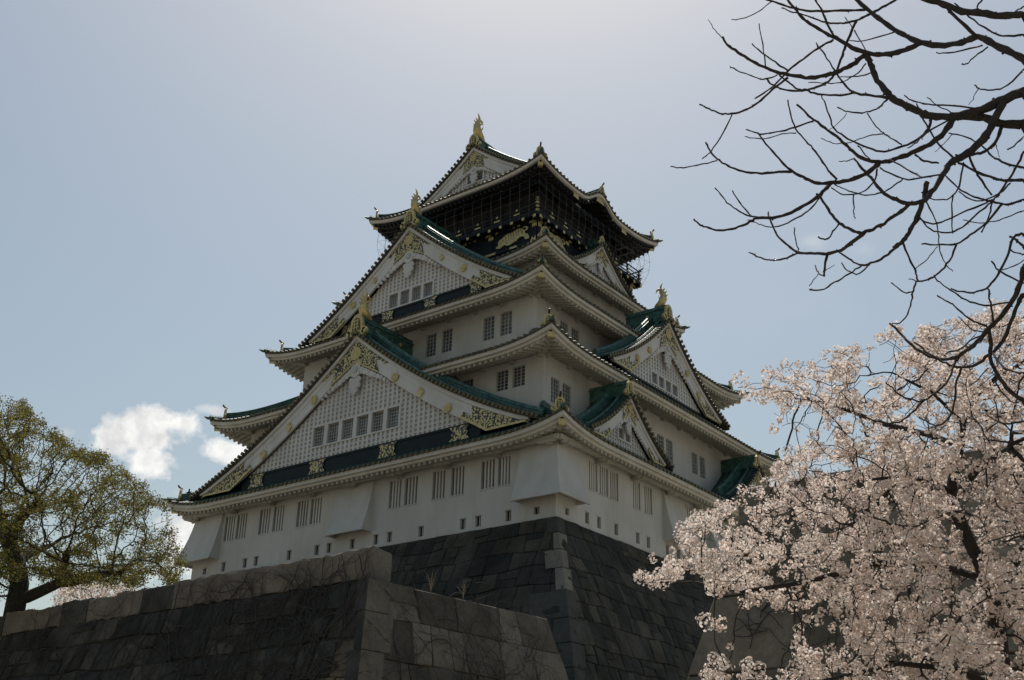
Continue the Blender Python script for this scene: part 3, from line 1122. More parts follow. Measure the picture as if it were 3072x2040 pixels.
# ---- one roof per tier
def build_roof(ti):
    t = TIERS[ti]
    black = ti == 4
    tm = MB()          # tiles
    NU, NS = 48, 6
    for sd in SIDES:
        F = Frame(sd)
        L, D = half(F, t, 'e')
        grid = {}
        for j in range(NS + 1):
            s = j / NS
            Ls = L + (half(F, t, 'i')[0] - L) * s
            for i in range(NU + 1):
                x = -1 + 2 * i / NU
                x = math.copysign(1 - (1 - abs(x)) ** 1.35, x)
                u = x * Ls
                grid[i, j] = roof_pt(ti, F, u, s)
        vs = [grid[i, j] for j in range(NS + 1) for i in range(NU + 1)]
        fs = [(j * (NU + 1) + i, j * (NU + 1) + i + 1, (j + 1) * (NU + 1) + i + 1, (j + 1) * (NU + 1) + i) for j in range(NS) for i in range(NU)]
        tm.add(vs, fs, 0, True)
        # ribs and their round ends
        n = int(2 * L / PITCH_T)
        for k in range(n + 1):
            u = -L + .14 + (2 * L - .28) * k / n
            sm = smax(F, t, u)
            ns = max(2, int(6 * sm) + 1)
            path = [np.array(roof_pt(ti, F, u, -0.035 + (sm + .035) * q / ns)) for q in range(ns + 1)]
            rib(tm, path, F.T, .125, 0)
            z = path[0][2]
            e = Frame(sd)
            dd = D + .10
            disc(tm, e, u, z + .02, .118, dd, dd + .06, 1, 8)
        # flat tile edge between the ribs
        m = 60
        for i in range(m):
            ua, ub = -L + 2 * L * i / m, -L + 2 * L * (i + 1) / m
            za, zb = eave_z(ti, F, ua), eave_z(ti, F, ub)
            tm.hexa([F(ua, D - .5, za - .0), F(ub, D - .5, zb - .0), F(ub, D + .10, zb), F(ua, D + .10, za),
                     F(ua, D - .5, za + .09), F(ub, D - .5, zb + .09), F(ub, D + .10, zb + .09), F(ua, D + .10, za + .09)], 2)
    roof = tm.build('tiled_roof', [M['tile'], M['tile_end'], M['under']], keep)

    # fascia, soffit and rafters
    fm, sm_, rm = MB(), MB(), MB()
    for sd in SIDES:
        F = Frame(sd)
        L, D = half(F, t, 'e'); Lw, Dw = half(F, t, 'w')
        m = 64
        ext = L - Lw

        def soff(u, s):
            """underside: s = 0 near the eave, 1 at the wall"""
            c = max(0.0, 1 - (L - abs(u)) / 6.0)
            z0 = t['z'] - .50 + t['rise'] * c ** 2.6 + bell(ti, F.side, u) * .9
            return z0 + (0.62 if not black else 0.95) * s - t['rise'] * c ** 2.6 * s * .75
        for i in range(m):
            xs_ = [-L + 2 * L * (i + q) / m for q in (0, 1)]
            za, zb = (eave_z(ti, F, x) - .006 for x in xs_)

            def strip(d_out, dz0, dz1, thick, mat):
                pts = []
                for x, z in zip(xs_, (za, zb)):
                    lim = L - (D - d_out)
                    x = max(-lim, min(lim, x))
                    pts.append((x, z))
                (xa, z0), (xb, z1) = pts
                if abs(xb - xa) < 1e-4:
                    return
                fm.hexa([F(xa, d_out - thick, z0 + dz0), F(xb, d_out - thick, z1 + dz0), F(xb, d_out, z1 + dz0), F(xa, d_out, z0 + dz0),
                         F(xa, d_out - thick, z0 + dz1), F(xb, d_out - thick, z1 + dz1), F(xb, d_out, z1 + dz1), F(xa, d_out, z0 + dz1)], mat)
            strip(D + .02, -.26, 0, .40, 0)
            strip(D - .20, -.44, -.262, .34, 1)
        # soffit
        mm, nn = 30, 4
        for i in range(mm):
            for j in range(nn):
                q = []
                for (ii, jj) in ((i, j), (i + 1, j), (i + 1, j + 1), (i, j + 1)):
                    s = jj / nn
                    dd = (D - .3) + (Dw - .05 - (D - .3)) * s
                    lim = L - (D - dd)
                    u = -lim + 2 * lim * ii / mm
                    q.append(F(u, dd, soff(u, s) + .055))
                sm_.quad(*q, 0, True)
        # rafters
        n = int(2 * L / PITCH_T)
        for k in range(n + 1):
            u = -L + .42 + (2 * L - .84) * k / n
            reach = min(D - .30 - Dw, max(0.0, (D - .30) - (Dw) if abs(u) < Lw else (D - .30) - (D - (L - abs(u))) - .12))
            if reach < .12:
                continue
            w = .085
            d0, d1 = D - .30, D - .30 - reach
            s0, s1 = 0.0, reach / max(.1, (D - .30 - Dw))
            s1 = min(1.0, s1)
            za, zc = soff(u, s0), soff(u, s1)
            rm.hexa([F(u - w, d1, zc - .10), F(u + w, d1, zc - .10), F(u + w, d0, za - .16), F(u - w, d0, za - .16),
                     F(u - w, d1, zc + .12), F(u + w, d1, zc + .12), F(u + w, d0, za + .05), F(u - w, d0, za + .05)], 0)
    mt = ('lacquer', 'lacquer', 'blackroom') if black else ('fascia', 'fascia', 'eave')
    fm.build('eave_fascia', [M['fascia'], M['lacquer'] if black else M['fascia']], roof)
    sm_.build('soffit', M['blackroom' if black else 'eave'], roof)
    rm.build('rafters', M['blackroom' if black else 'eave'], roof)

    # purlin carried on bracket arms
    for sd in SIDES:
        F = Frame(sd)
        pm = MB()
        L, D = half(F, t, 'e'); Lw, Dw = half(F, t, 'w')
        c = Dw + (D - Dw) * .42
        s = 1 - (c - Dw) / (D - .3 - Dw)
        zz = t['z'] - .50 + (.62 if not black else .95) * s
        lim = Lw + (c - Dw)
        if ti in (0, 4):
            fbox(pm, F, -lim, lim, c - .14, c + .14, zz - .36, zz - .06, 0)
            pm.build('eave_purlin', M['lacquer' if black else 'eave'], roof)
        nb = int(2 * Lw / (3.9 if ti == 0 else 2.4))
        for k in range(nb + 1):
            u = -Lw + .2 + (2 * Lw - .4) * k / nb
            pm = MB()
            if ti in (0, 4):
                fbox(pm, F, u - .17, u + .17, Dw - .02, c + .22, zz - .50, zz - .363, 0)
                fbox(pm, F, u - .62, u + .62, c - .125, c + .125, zz - .46, zz - .362, 0)
            else:
                z1 = t['z'] - .50 + .62
                fbox(pm, F, u - .13, u + .13, Dw - .02, Dw + .34, z1 - .34, z1 - .06, 0)
            if sd in ('front', 'right'):
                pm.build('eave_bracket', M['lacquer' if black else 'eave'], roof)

    # hips: ridge, end ornament, hip rafter with gilt cap, upturned corner tile
    for cx, cy in ((1, -1), (-1, -1), (1, 1), (-1, 1)):
        Fc = Frame('front') if cy < 0 else Frame('back')
        sg = cx if cy < 0 else -cx
        L, D = half(Fc, t, 'e'); Li, Di = half(Fc, t, 'i')
        path = []
        for q in range(9):
            s = .17 + .83 * q / 8
            path.append(np.array(roof_pt(ti, Fc, sg * (L + (Li - L) * s), s)) + np.array([0, 0, .10]))
        hm = MB()
        W = np.array([cx, -cy, 0.0]) * -1
        W = np.array([cy * 1.0, -cx * -1.0, 0.0]) if False else np.array([-cy, cx, 0.0])
        sweep(hm, path, W, .52, .58, 0)
        low = [np.array(roof_pt(ti, Fc, sg * (L + (Li - L) * s), s)) + np.array([0, 0, .06]) for s in (-.02, .06, .12, .19)]
        sweep(hm, low, W, .34, .26, 0)
        tip = low[0]
        dv = np.array([cx, cy, 0.0]) / math.sqrt(2)
        hm.tube([tip - dv * .15 + np.array([0, 0, .02]), tip + dv * .18 + np.array([0, 0, .04]), tip + dv * .42 + np.array([0, 0, .14])], [.15, .11, .04], 6)
        hm.build('hip_ridge', M['ridge'], roof)
        if cy < 0 or cx > 0:
            onigawara(roof, DFrame(path[0] + dv * .05 + np.array([0, 0, .16]), dv), .80, True)
        b = MB()
        e = np.array([cx * (t['a'] - .30), cy * (t['b'] - .30), t['z'] + t['rise'] * .82 - .62])
        wl2 = np.array([cx * (t['wa'] - .05), cy * (t['wb'] - .05), t['z'] - .02 if not black else t['z'] + .2])
        wv = np.array([-cy, cx, 0.0]) / math.sqrt(2) * .17
        up = np.array([0, 0, .30])
        b.hexa([wl2 - wv, wl2 + wv, e + wv, e - wv, wl2 - wv + up, wl2 + wv + up, e + wv + up, e - wv + up])
        b.build('hip_rafter', M['lacquer' if black else 'eave'], roof)
        g = MB()
        FD = DFrame(e + dv * .005, dv)
        fbox(g, FD, -.215, .215, 0, .05, -.05, .36, 0)
        disc(g, FD, 0, .155, .13, .05, .075, 0, 12, 8, .08)
        fbox(g, FD, -.20, .20, -.34, -.001, -.03, .02, 0)
        g.build('gilt_beam_cap', M['gold'], roof)
    return roof


ROOFS = [build_roof(i) for i in range(5)]


# ---- the fish on the ridges
def fish_ornament(parent, F, s):
    """gilt fish standing on its head: scaly curved body, forked tail, fins"""
    mb = MB()
    spine = [(-.75, .12), (-.45, .22), (-.08, .42), (.16, .80), (.20, 1.22), (.10, 1.62), (-.05, 1.95)]
    rad = [.20, .33, .40, .38, .32, .24, .15]
    mb.tube([F(0, d * s, z * s) for d, z in spine], [r * s for r in rad], 10)
    mb.tube([F(0, -.05 * s, 1.90 * s), F(0, -.10 * s, 2.12 * s), F(0, -.02 * s, 2.40 * s), F(0, .16 * s, 2.66 * s)], [.11 * s, .12 * s, .08 * s, .015 * s], 6)
    mb.tube([F(0, -.04 * s, 1.92 * s), F(0, -.28 * s, 2.06 * s), F(0, -.52 * s, 1.96 * s), F(0, -.66 * s, 1.70 * s)], [.11 * s, .12 * s, .08 * s, .015 * s], 6)
    for (d, z, dd, dz) in ((.44, .62, .22, .16), (.50, 1.0, .22, .22), (.45, 1.4, .20, .24), (.28, 1.76, .16, .22)):
        prism(mb, Frame2(F), [((d - .16) * s, (z - .16) * s), ((d + dd) * s, (z + dz) * s), ((d - .16) * s, (z + .18) * s)], -.03 * s, .03 * s)
    for sg in (-1, 1):
        for (z, d) in ((.72, .05), (1.25, .12)):
            mb.tube([F(sg * .22 * s, d * s, z * s), F(sg * .46 * s, (d - .05) * s, (z + .10) * s), F(sg * .58 * s, (d - .05) * s, (z + .34) * s)], [.09 * s, .07 * s, .012 * s], 6)
    return mb.build('gilt_fish', M['gold'], parent)


class Frame2(Frame):
    """swaps across and outward, for profiles drawn side-on"""

    def __init__(self, F):
        self.F = F

    def __call__(self, u, d, z):
        return self.F(d, u, z)


# ---- gables
def gable(parent, side, uc, dist, pd, za, zb, hw, k, dep, back, name, wins=(), wz=(0, 0), band=None, pitch=.43,
          ridge=1.2, dridge=True, fish=0.0, oni=1.0, medals=(), apex=1.0, tail=1.0, two=False, ext=1.0, gold_band=(), skirt=0.0, emblem=0.0):
    F = Frame(side, uc)
    H = za - zb

    def o(u):
        x = 1 - abs(u) / hw
        if x < 0:
            return zb + H * x * (1 - k)
        return zb + H * (x * (1 - k) + k * x * x)

    def inn(u):
        return o(u) - dep - .38 * dep * max(0.0, 1 - abs(u) / (hw * .16)) * apex
    ND = 18
    uo = hw + ext
    # roof slopes
    tm = MB()
    dv = dist + .34
    db = back
    for sg in (-1, 1):
        us = [uo * i / ND for i in range(ND + 1)]
        row = [F(sg * u, dv, o(u) + .20) for u in us]; row2 = [F(sg * u, db, o(u) + .20) for u in us]
        rowb = [F(sg * u, dv, o(u) + .03) for u in us]; row2b = [F(sg * u, dist - .25, o(u) + .03) for u in us]
        n = ND + 1
        tm.add(row + row2, [(i, i + 1, n + i + 1, n + i) for i in range(ND)], 0, True)
        tm.add(row + rowb, [(i, i + 1, n + i + 1, n + i) for i in range(ND)], 2, False)
        tm.add(rowb + row2b, [(i, i + 1, n + i + 1, n + i) for i in range(ND)], 2, False)
        nr = max(1, int((dv - .5 - db) / PITCH_T))
        for q in range(nr + 1):
            d = dv - .62 - q * PITCH_T
            if d < db + .1:
                break
            rib(tm, [F(sg * u, d, o(u) + .22) for u in us], F.N, .12, 0, 4)
        # cross tiles along the verge with round ends
        slope_len = math.hypot(uo, o(0) - o(uo))
        nv = int(slope_len / .40)
        for q in range(nv):
            u = uo * (q + .5) / nv
            z = o(u) + .24
            pts = [F(sg * u, dv + .06, z), F(sg * u, dv - .55, z)]
            tm.tube(pts, .125, 6, 0, caps=False)
            disc(tm, F, sg * u, z, .145, dv + .06, dv + .12, 1, 8)
    troof = tm.build(name, [M['tile'], M['tile_end'], M['under']], parent)
    if two:
        pass
    # ridge and descending ridges
    rmb = MB()
    zr = o(0) + .12
    rt = za + ridge
    hr = rt - zr
    for (w, z0, z1) in ((.52, zr, zr + hr * .72), (.70, zr + hr * .72, zr + hr * .80), (.40, zr + hr * .80, rt)):
        fbox(rmb, F, -w / 2, w / 2, db, dv - .30, z0, z1 + .001, 0)
    ridge_o = rmb.build('main_ridge', M['ridge'], troof)
    if emblem:
        em = MB()
        for sg in (-1, 1):
            F3 = Frame(side, uc)
            for q in range(2):
                d = dv - 1.9 - q * 2.6
                if d < db + .4:
                    continue
                pts = []
                em.tube([F(sg * .25, d, zr + hr * .42), F(sg * .34, d, zr + hr * .42)], .16, 8)
        em.build('gilt_crest', M['gold'], troof)
    if dridge:
        for sg in (-1, 1):
            dm = MB()
            us = [.25 + (uo - .9 - .25) * i / 14 for i in range(15)]
            sweep(dm, [F(sg * u, dv - .95, o(u) + .24) for u in us], F.N, .26, .26, 0)
            sweep(dm, [F(sg * u, dv - 1.75, o(u) + .22) for u in us], F.N, .56, .88 * min(1, ridge / 1.2), 0)
            if not two:
                sweep(dm, [F(sg * u, dv - 2.75, o(u) + .22) for u in us], F.N, .22, .22, 0)
            dm.build('descending_ridge', M['ridge'], troof)
    # ornament in front of the ridge
    FO = DFrame(F(0, dv - .28, zr + .02 + (.0 if oni < .9 else .05)), F.N)
    if oni:
        onigawara(troof, FO, oni, spike=(fish == 0))
    if fish:
        FF = DFrame(F(0, dv - .75, rt - .05), F.N)
        fish_ornament(troof, FF, fish)

    # bargeboards: white, with raised upper moulding
    for sg in (-1, 1):
        bm = MB()
        NB = 22
        us = [hw * 1.0 * i / NB for i in range(NB + 1)]

        def layer(d0, d1, top, bot):
            ring = []
            for u in us:
                ring.append((u, o(u) + top, max(bot(u), zb - .10)))
            vs = []
            for (u, zt_, zb_) in ring:
                zb_ = min(zb_, zt_ - .01)
                vs += [F(sg * u, d0, zt_), F(sg * u, d1, zt_), F(sg * u, d1, zb_), F(sg * u, d0, zb_)]
            n = len(ring)
            fs = [(4 * i + q, 4 * i + (q + 1) % 4, 4 * i + 4 + (q + 1) % 4, 4 * i + 4 + q) for i in range(n - 1) for q in range(4)]
            fs += [(0, 1, 2, 3), (4 * n - 4, 4 * n - 3, 4 * n - 2, 4 * n - 1)]
            bm.add(vs, fs)
        layer(dist - .16, dist, -.05, inn)
        layer(dist + .004, dist + .17, .025, lambda u: o(u) - .26 * min(1, dep / 1.3))
        layer(dist + .003, dist + .035, -.27 * min(1, dep / 1.3), lambda u: o(u) - .72 * min(1, dep / 1.4))
        bm.build('bargeboard', M['lattice'], troof)
    # gilt openwork at the peak and at both tails
    sc = hw / 15.7 if hw > 7 else hw / 11.0
    g = MB()
    ax = min(3.3, 3.3 * max(sc, .40)) * (1.0 if hw > 7 else .85)
    dd = dist + .045
    pieces = []
    for sg in (-1, 1):
        pts = [(0, o(0) - .42 * dep / 1.55)]
        for q in range(1, 7):
            u = ax * q / 6
            pts.append((sg * u, o(u) - .30 * dep / 1.55 - .02))
        pts += [(sg * ax * .86, o(ax * .86) - .62 * dep / 1.55), (sg * ax * .74, o(ax * .74) - .52 * dep / 1.55), (sg * ax * .60, o(ax * .60) - .80 * dep / 1.55),
                (sg * ax * .64, o(ax * .64) - 1.0 * dep / 1.55), (sg * ax * .72, inn(ax * .72) + .02), (sg * ax * .36, inn(ax * .36) + .02), (0, inn(0) + .03)]
        prism(g, F, pts, dist + .036, dd + .03, 0)
        bw = .055 if hw > 7 else .035
        for a_, b_ in (((0, inn(0)), (sg * ax * .36, inn(ax * .36))), ((sg * ax * .36, inn(ax * .36)), (sg * ax * .72, inn(ax * .72)))):
            prism(g, F, [a_, b_, (b_[0], b_[1] + bw * 2), (a_[0], a_[1] + bw * 2)], dd + .03, dd + .06, 1)
        if tail:
            g_peak, g = g, MB()
            u1 = hw * .985
            u2 = hw * (1 - .30 * (1.0 if hw > 7 else .6) * tail)
            mid = (u1 + u2) / 2
            zz = zb - .20
            ui = hw
            for q in range(60):
                uq = hw * q / 60
                if inn(uq) < zb:
                    ui = uq; break
            u3 = ui - hw * .14 * tail
            pts = [(sg * u2, o(u2) - .34 * dep / 1.55), (sg * mid, o(mid) - .30 * dep / 1.55), (sg * u1, zz + .10), (sg * ui, zz),
                   (sg * u3, inn(u3) + .02), (sg * (u3 + .25 * sc), inn(u3) + .42 * dep / 1.55), (sg * (u3 + hw * .06), inn(u3 + hw * .06) + .30 * dep), (sg * (u2 + .1), o(u2) - .62 * dep)]
            prism(g, F, pts, dist + .036, dd + .03, 0)
            prism(g, F, [(sg * u3, inn(u3)), (sg * ui, zz), (sg * ui, zz + .13 * dep), (sg * u3, inn(u3) + .13 * dep)], dd + .03, dd + .06, 1)
            prism(g, F, [(sg * ui, zz), (sg * u1, zz + .02), (sg * u1, zz + .10 * dep), (sg * ui, zz + .10 * dep)], dd + .03, dd + .06, 1)
            g.build('gilt_openwork', [M['filigree'], M['gold']], troof)
            g = g_peak
    g.build('gilt_openwork', [M['filigree'], M['gold']], troof)
    for (u, z, r, kind) in medals:
        for sg in ((-1, 1) if u else (1,)):
            mm = MB()
            if kind == 'leaf':
                for q, (du, dz, rr) in enumerate(((0, .12, .17), (-.17, .02, .14), (.17, .02, .14), (0, -.16, .17), (-.1, .28, .07), (.1, .28, .07), (0, .33, .07))):
                    disc(mm, F, sg * u + du * r / .33, z + dz * r / .33, rr * r / .33, dist + .036, dist + .10 + .004 * q, 0, 10)
            else:
                disc(mm, F, sg * u, z, r, dist + .036, dd + .085, 0, 32, 16 if r > .25 else 8, .035)
                disc(mm, F, sg * u, z, r * .30, dd + .085, dd + .11, 0, 12)
                for q in range(8):
                    a = q * math.pi / 4
                    disc(mm, F, sg * u + r * .62 * math.cos(a), z + r * .62 * math.sin(a), r * .17, dd + .085, dd + .105, 0, 8)
            mm.build('gilt_medallion', M['gold'], troof)

    # gable wall: recessed plaster ground, lattice, windows
    pz0 = (band[1] if band else zb - .05)
    pm = MB()
    NP = 40
    wlim = hw
    for q in range(200):
        if inn(hw * q / 200) + .3 < pz0 - .02:
            wlim = hw * q / 200; break
    zlow = min(pz0, zb) - .6 - skirt
    pts = [(-wlim, zlow), (wlim, zlow)] + [(wlim - 2 * wlim * q / NP, inn(wlim - 2 * wlim * q / NP) + .3) for q in range(NP + 1)]
    # keep window openings out of the ground by building it in vertical strips
    cuts = sorted({-wlim, wlim} | {x for w in wins for x in w} | {-wlim + 2 * wlim * q / 24 for q in range(25)})
    for a_, b_ in zip(cuts, cuts[1:]):
        c_ = (a_ + b_) / 2
        inwin = any(w[0] < c_ < w[1] for w in wins)
        za_, zb_ = max(zlow, inn(a_) + .3), max(zlow, inn(b_) + .3)
        if inwin:
            pm.quad(F(a_, pd, zlow), F(b_, pd, zlow), F(b_, pd, wz[0]), F(a_, pd, wz[0]))
            pm.quad(F(a_, pd, wz[1]), F(b_, pd, wz[1]), F(b_, pd, zb_), F(a_, pd, za_))
        else:
            pm.quad(F(a_, pd, zlow), F(b_, pd, zlow), F(b_, pd, zb_), F(a_, pd, za_))
    for (a_, b_) in wins:
        wall_side(pm, F, a_, b_, pd, wz[0], wz[1], [(a_, b_, wz[0], wz[1])], .3)
    gw = pm.build('gable_wall', M['panelback'], troof)
    lm = MB()
    bd = pd + .10
    if wins:
        wu0, wu1 = wins[0][0] - .16, wins[-1][1] + .16
        wzb, wzt = wz[0] - .10, wz[1] + .16
    else:
        wu0 = wu1 = wzb = wzt = None
    bw = pitch * .24
    nb = int(wlim / pitch) + 1
    for q in range(-nb, nb + 1):
        u = q * pitch
        zt_ = min(inn(u - bw), inn(u + bw)) + .12
        if zt_ < pz0 + .1:
            continue
        segs = [(pz0 + .002, zt_)]
        if wins and wu0 - bw < u < wu1 + bw:
            segs = [(pz0 + .002, wzb), (wzt, zt_)]
        for (za_, zb_) in segs:
            if zb_ - za_ > .05:
                fbox(lm, F, u - bw, u + bw, pd - .02, bd, za_, zb_)
    zq = pz0 + .28
    while zq < inn(0):
        # half width at this height
        uq = 0.0
        while uq < wlim and inn(uq) + .1 > zq:
            uq += .05
        segs = [(-uq, uq)]
        if wins and wzb - .05 < zq < wzt + .05:
            segs = [(-uq, wu0), (wu1, uq)]
        for (a_, b_) in segs:
            if b_ - a_ > .1:
                fbox(lm, F, a_, b_, pd - .02, bd - .025, zq - bw * .62, zq + bw * .62)
        zq += pitch * .80
    if wins:
        # white frame and pillars
        fr = .16
        fbox(lm, F, wu0, wu1, pd - .02, bd + .045, wz[1], wz[1] + .17)
        fbox(lm, F, wu0, wu1, pd - .02, bd + .06, wz[0] - .12, wz[0])
        edges = [wu0] + [x for w in wins for x in w] + [wu1]
        for q in range(0, len(edges), 2):
            fbox(lm, F, edges[q], edges[q + 1], pd - .02, bd + .04, wz[0] + .002, wz[1] - .002)
    lm.build('gable_lattice', M['lattice'], troof)
    for (a_, b_) in wins:
        grid_window(troof, F, a_, b_, pd, wz[0], wz[1], 5 if hw > 7 else 3, 6 if hw > 7 else 4, .3)
    if band:
        bm = MB()
        w2 = wlim + .2
        fbox(bm, F, -w2, w2, pd - .1, pd + .16, band[0], band[1] - .16)
        fbox(bm, F, -w2, w2, pd - .1, pd + .22, band[1] - .16, band[1])
        bm.build('base_board', M['band'], troof)
        for (u, w) in gold_band:
            for sg in (-1, 1):
                gm = MB()
                c = (band[0] + band[1]) / 2 - .06; h = (band[1] - band[0]) * .46
                n_ = w * .30
                prism(gm, F, [(sg * u - w, c - h), (sg * u - w + n_, c - h * .35), (sg * u - w + n_ * .55, c), (sg * u - w + n_, c + h * .35), (sg * u - w, c + h),
                              (sg * u + w, c + h), (sg * u + w - n_, c + h * .35), (sg * u + w - n_ * .55, c), (sg * u + w - n_, c - h * .35), (sg * u + w, c - h)],
                      pd + .225, pd + .25)
                gm.build('gilt_plate', M['filigree'], troof)
    # carved white pendant under the peak
    gm = MB()
    s = dep / 1.55 * (.95 if hw > 7 else .80)
    zc = inn(0) - .62 * s
    gd = dist + .03
    prism(gm, F, [(-.50 * s, zc + .35 * s), (0, zc + .75 * s), (.50 * s, zc + .35 * s), (.42 * s, zc - .45 * s), (0, zc - .72 * s), (-.42 * s, zc - .45 * s)], gd - .16, gd)
    disc(gm, F, 0, zc, .27 * s, gd, gd + .07, 1, 18, 6, .12)
    disc(gm, F, 0, zc, .09 * s, gd + .07, gd + .10, 0, 10)
    lobes = [(0, -1.05, .36), (-.36, -.85, .26), (.36, -.85, .26), (-.34, -1.3, .24), (.34, -1.3, .24), (0, -1.55, .28), (-.2, -1.75, .17), (.2, -1.75, .17), (0, -1.95, .16)]
    for q, (u, z, r) in enumerate(lobes):
        disc(gm, F, u * s, zc + z * s, r * s, gd - .15, gd - .03 + .003 * q, 0, 14)
        disc(gm, F, u * s, zc + z * s, r * s * .45, gd - .029 + .003 * q, gd + .002 + .003 * q, 0, 10)
    for sg in (-1, 1):
        for q in range(9):
            u = (.62 + q * .36) * s
            r = (.30, .27, .25, .26, .22, .21, .18, .15, .11)[q] * s
            z = inn(u) - .16 * s - r * .72
            disc(gm, F, sg * u, z, r, gd - .15, gd - .045 + .002 * q, 0, 14)
            if q % 2 == 0:
                disc(gm, F, sg * u, z, r * .5, gd - .044 + .002 * q, gd + .01, 0, 10)
    gm.build('carved_pendant', [M['lattice'], M['grille']], troof)
    return troof


def wrow(n, half_w, w):
    p = 2 * half_w / n
    return [(-half_w + p * q + (p - w) / 2, -half_w + p * q + (p + w) / 2) for q in range(n)]


gable(keep, 'front', 0.0, 18.40, 17.90, 15.70, 6.22, 15.7, .36, 1.50, 12.6, 'great_gable', wins=wrow(6, 4.36, 1.12), wz=(8.08, 9.56), band=(6.0, 7.04),
      ridge=1.62, fish=.92, oni=1.42, medals=((0, 14.30, .50, 'round'), (4.0, 11.58, .33, 'round'), (6.45, 9.90, .34, 'leaf'), (8.95, 8.26, .33, 'round')),
      gold_band=((3.4, .86), (9.8, .85)), emblem=1.0)
gable(keep, 'front', 0.0, 13.65, 13.05, 26.94, 19.50, 10.4, .25, 1.48, 7.9, 'great_gable', wins=wrow(4, 2.40, .92), wz=(20.52, 21.72), band=(19.4, 20.35),
      ridge=1.50, fish=.85, oni=1.28, medals=((0, 25.72, .42, 'round'), (3.5, 23.15, .25, 'leaf'), (5.75, 21.6, .30, 'round')),
      gold_band=((2.2, .70), (6.7, .65)), pitch=.40, emblem=1.0)
gable(keep, 'right', 0.0, 15.20, 14.72, 19.90, 14.00, 8.1, .38, 1.32, 11.6, 'great_gable', wins=wrow(4, 2.05, .80), wz=(14.28, 15.16), band=(13.3, 13.95),
      ridge=1.42, fish=.80, oni=1.2, medals=((0, 18.85, .42, 'round'), (2.85, 16.48, .26, 'round'), (4.6, 15.22, .28, 'round')), pitch=.40, emblem=1.0, skirt=.4)
gable(keep, 'right', -9.6, 17.47, 16.98, 10.05, 6.45, 4.5, .34, .98, 14.3, 'small_gable', wins=wrow(2, .86, .62), wz=(7.02, 7.74), ridge=1.2, oni=.95, pitch=.31,
      medals=((0, 9.20, .24, 'round'),), ext=.7, skirt=.5)
gable(keep, 'right', 9.6, 17.47, 16.98, 10.05, 6.45, 4.5, .34, .98, 14.3, 'small_gable', wins=wrow(2, .86, .62), wz=(7.02, 7.74), ridge=1.2, oni=.95, pitch=.31,
      medals=((0, 9.20, .24, 'round'),), ext=.7, skirt=.5)
gable(keep, 'right', 0.0, 9.10, 8.72, 28.50, 25.35, 4.1, .30, .92, 7.75, 'small_gable', ridge=.75, oni=.75, pitch=.28, medals=((0, 27.75, .2, 'round'),), ext=.8, skirt=.5, dridge=False)
gable(keep, 'front', 0.0, 6.20, 5.85, 38.30, 33.85, 6.45, .23, 1.30, -6.3, 'top_gable', wins=wrow(2, .98, .74), wz=(34.95, 35.85), ridge=1.25, fish=1.0, oni=1.15, pitch=.36,
      medals=((0, 37.25, .36, 'round'),), ext=.9, skirt=.3, two=True, apex=1.1)


# ------------------------------------------------------------------ black top storey
A5, B5 = 7.70, 7.15
wm = MB()
for sd in SIDES:
    F = Frame(sd)
    L, D = (A5, B5) if sd in ('front', 'back') else (B5, A5)
    wm.quad(F(-L, D, 24.4), F(L, D, 24.4), F(L, D, 28.1), F(-L, D, 28.1))
    fbox(wm, F, -L - .1, L + .1, D + .003, D + .10, 26.18, 26.42)
    fbox(wm, F, -L - .12, L + .12, D + .003, D + .12, 27.98, 28.22)
    for u in (-L + .22, -3.05, 0.0, 3.05, L - .22):
        fbox(wm, F, u - .17, u + .17, D + .002, D + .08, 25.3, 27.975)
    fbox(wm, F, -L - .02, L + .02, D + .001, D + .02, 25.3, 25.45)
low = wm.build('black_storey', M['lacquer'], keep)

# gallery: floor, joists, railing
BA, BB = 8.25, 7.85
gm, jm, rm2 = MB(), MB(), MB()
PL, JO = [], []


def plate(fn, F, *a):
    if F.side in ('front', 'right'):
        b = MB()
        fn(b, F, *a)
        PL.append(b)

fbox(gm, Frame('front'), -BA, BA, -BB, BB, 28.42, 28.56)
for sd in SIDES:
    F = Frame(sd)
    L, D = (BA, BB) if sd in ('front', 'back') else (BB, BA)
    Dw = B5 if sd in ('front', 'back') else A5
    fbox(gm, F, -L - .02, L + .02, D - .16, D + .04, 28.22, 28.415)
    n = 14
    for k in range(n + 1):
        u = -L + .25 + (2 * L - .5) * k / n
        if sd in ('front', 'right'):
            jm = MB()
            fbox(jm, F, u - .11, u + .11, Dw - .1, D + .10, 27.99, 28.215)
            JO.append(jm)
        plate(fbox, F, u - .125, u + .125, D + .101, D + .125, 27.98, 28.225)
        if k % 2 == 0:
            plate(fbox, F, u - .34, u + .34, Dw + .125, Dw + .15, 28.0, 28.2)
    # railing with three rails, posts, gilt bands
    Dr = D - .14
    Lr = L - .14
    for (z, r, e) in ((29.62, .06, .45), (29.22, .045, .2), (28.86, .06, .3)):
        rm2.tube([F(-Lr - e, Dr, z + (.20 if e > .4 else 0)), F(-Lr - .02, Dr, z), F(0, Dr, z - .0), F(Lr + .02, Dr, z), F(Lr + e, Dr, z + (.20 if e > .4 else 0))], r, 6)
    for k in range(9):
        u = -Lr + 2 * Lr * k / 8
        fbox(rm2, F, u - .07, u + .07, Dr - .065, Dr + .065, 28.56, 29.60)
        if k not in (0, 8):
            plate(fbox, F, u - .30, u + .30, Dr + .062, Dr + .08, 28.80, 28.93)
            plate(fbox, F, u - .10, u + .10, Dr + .068, Dr + .085, 29.15, 29.30)
        else:
            for z in (28.62, 28.95, 29.30, 29.66):
                plate(disc, F, u, z + .05, .14, Dr + .068, Dr + .10, 0, 8)
gal = gm.build('gallery', M['lacquer'], keep)
for b in JO:
    b.build('gallery_joist', M['lacquer'], gal)
rm2.build('gallery_railing', M['lacquer'], gal)
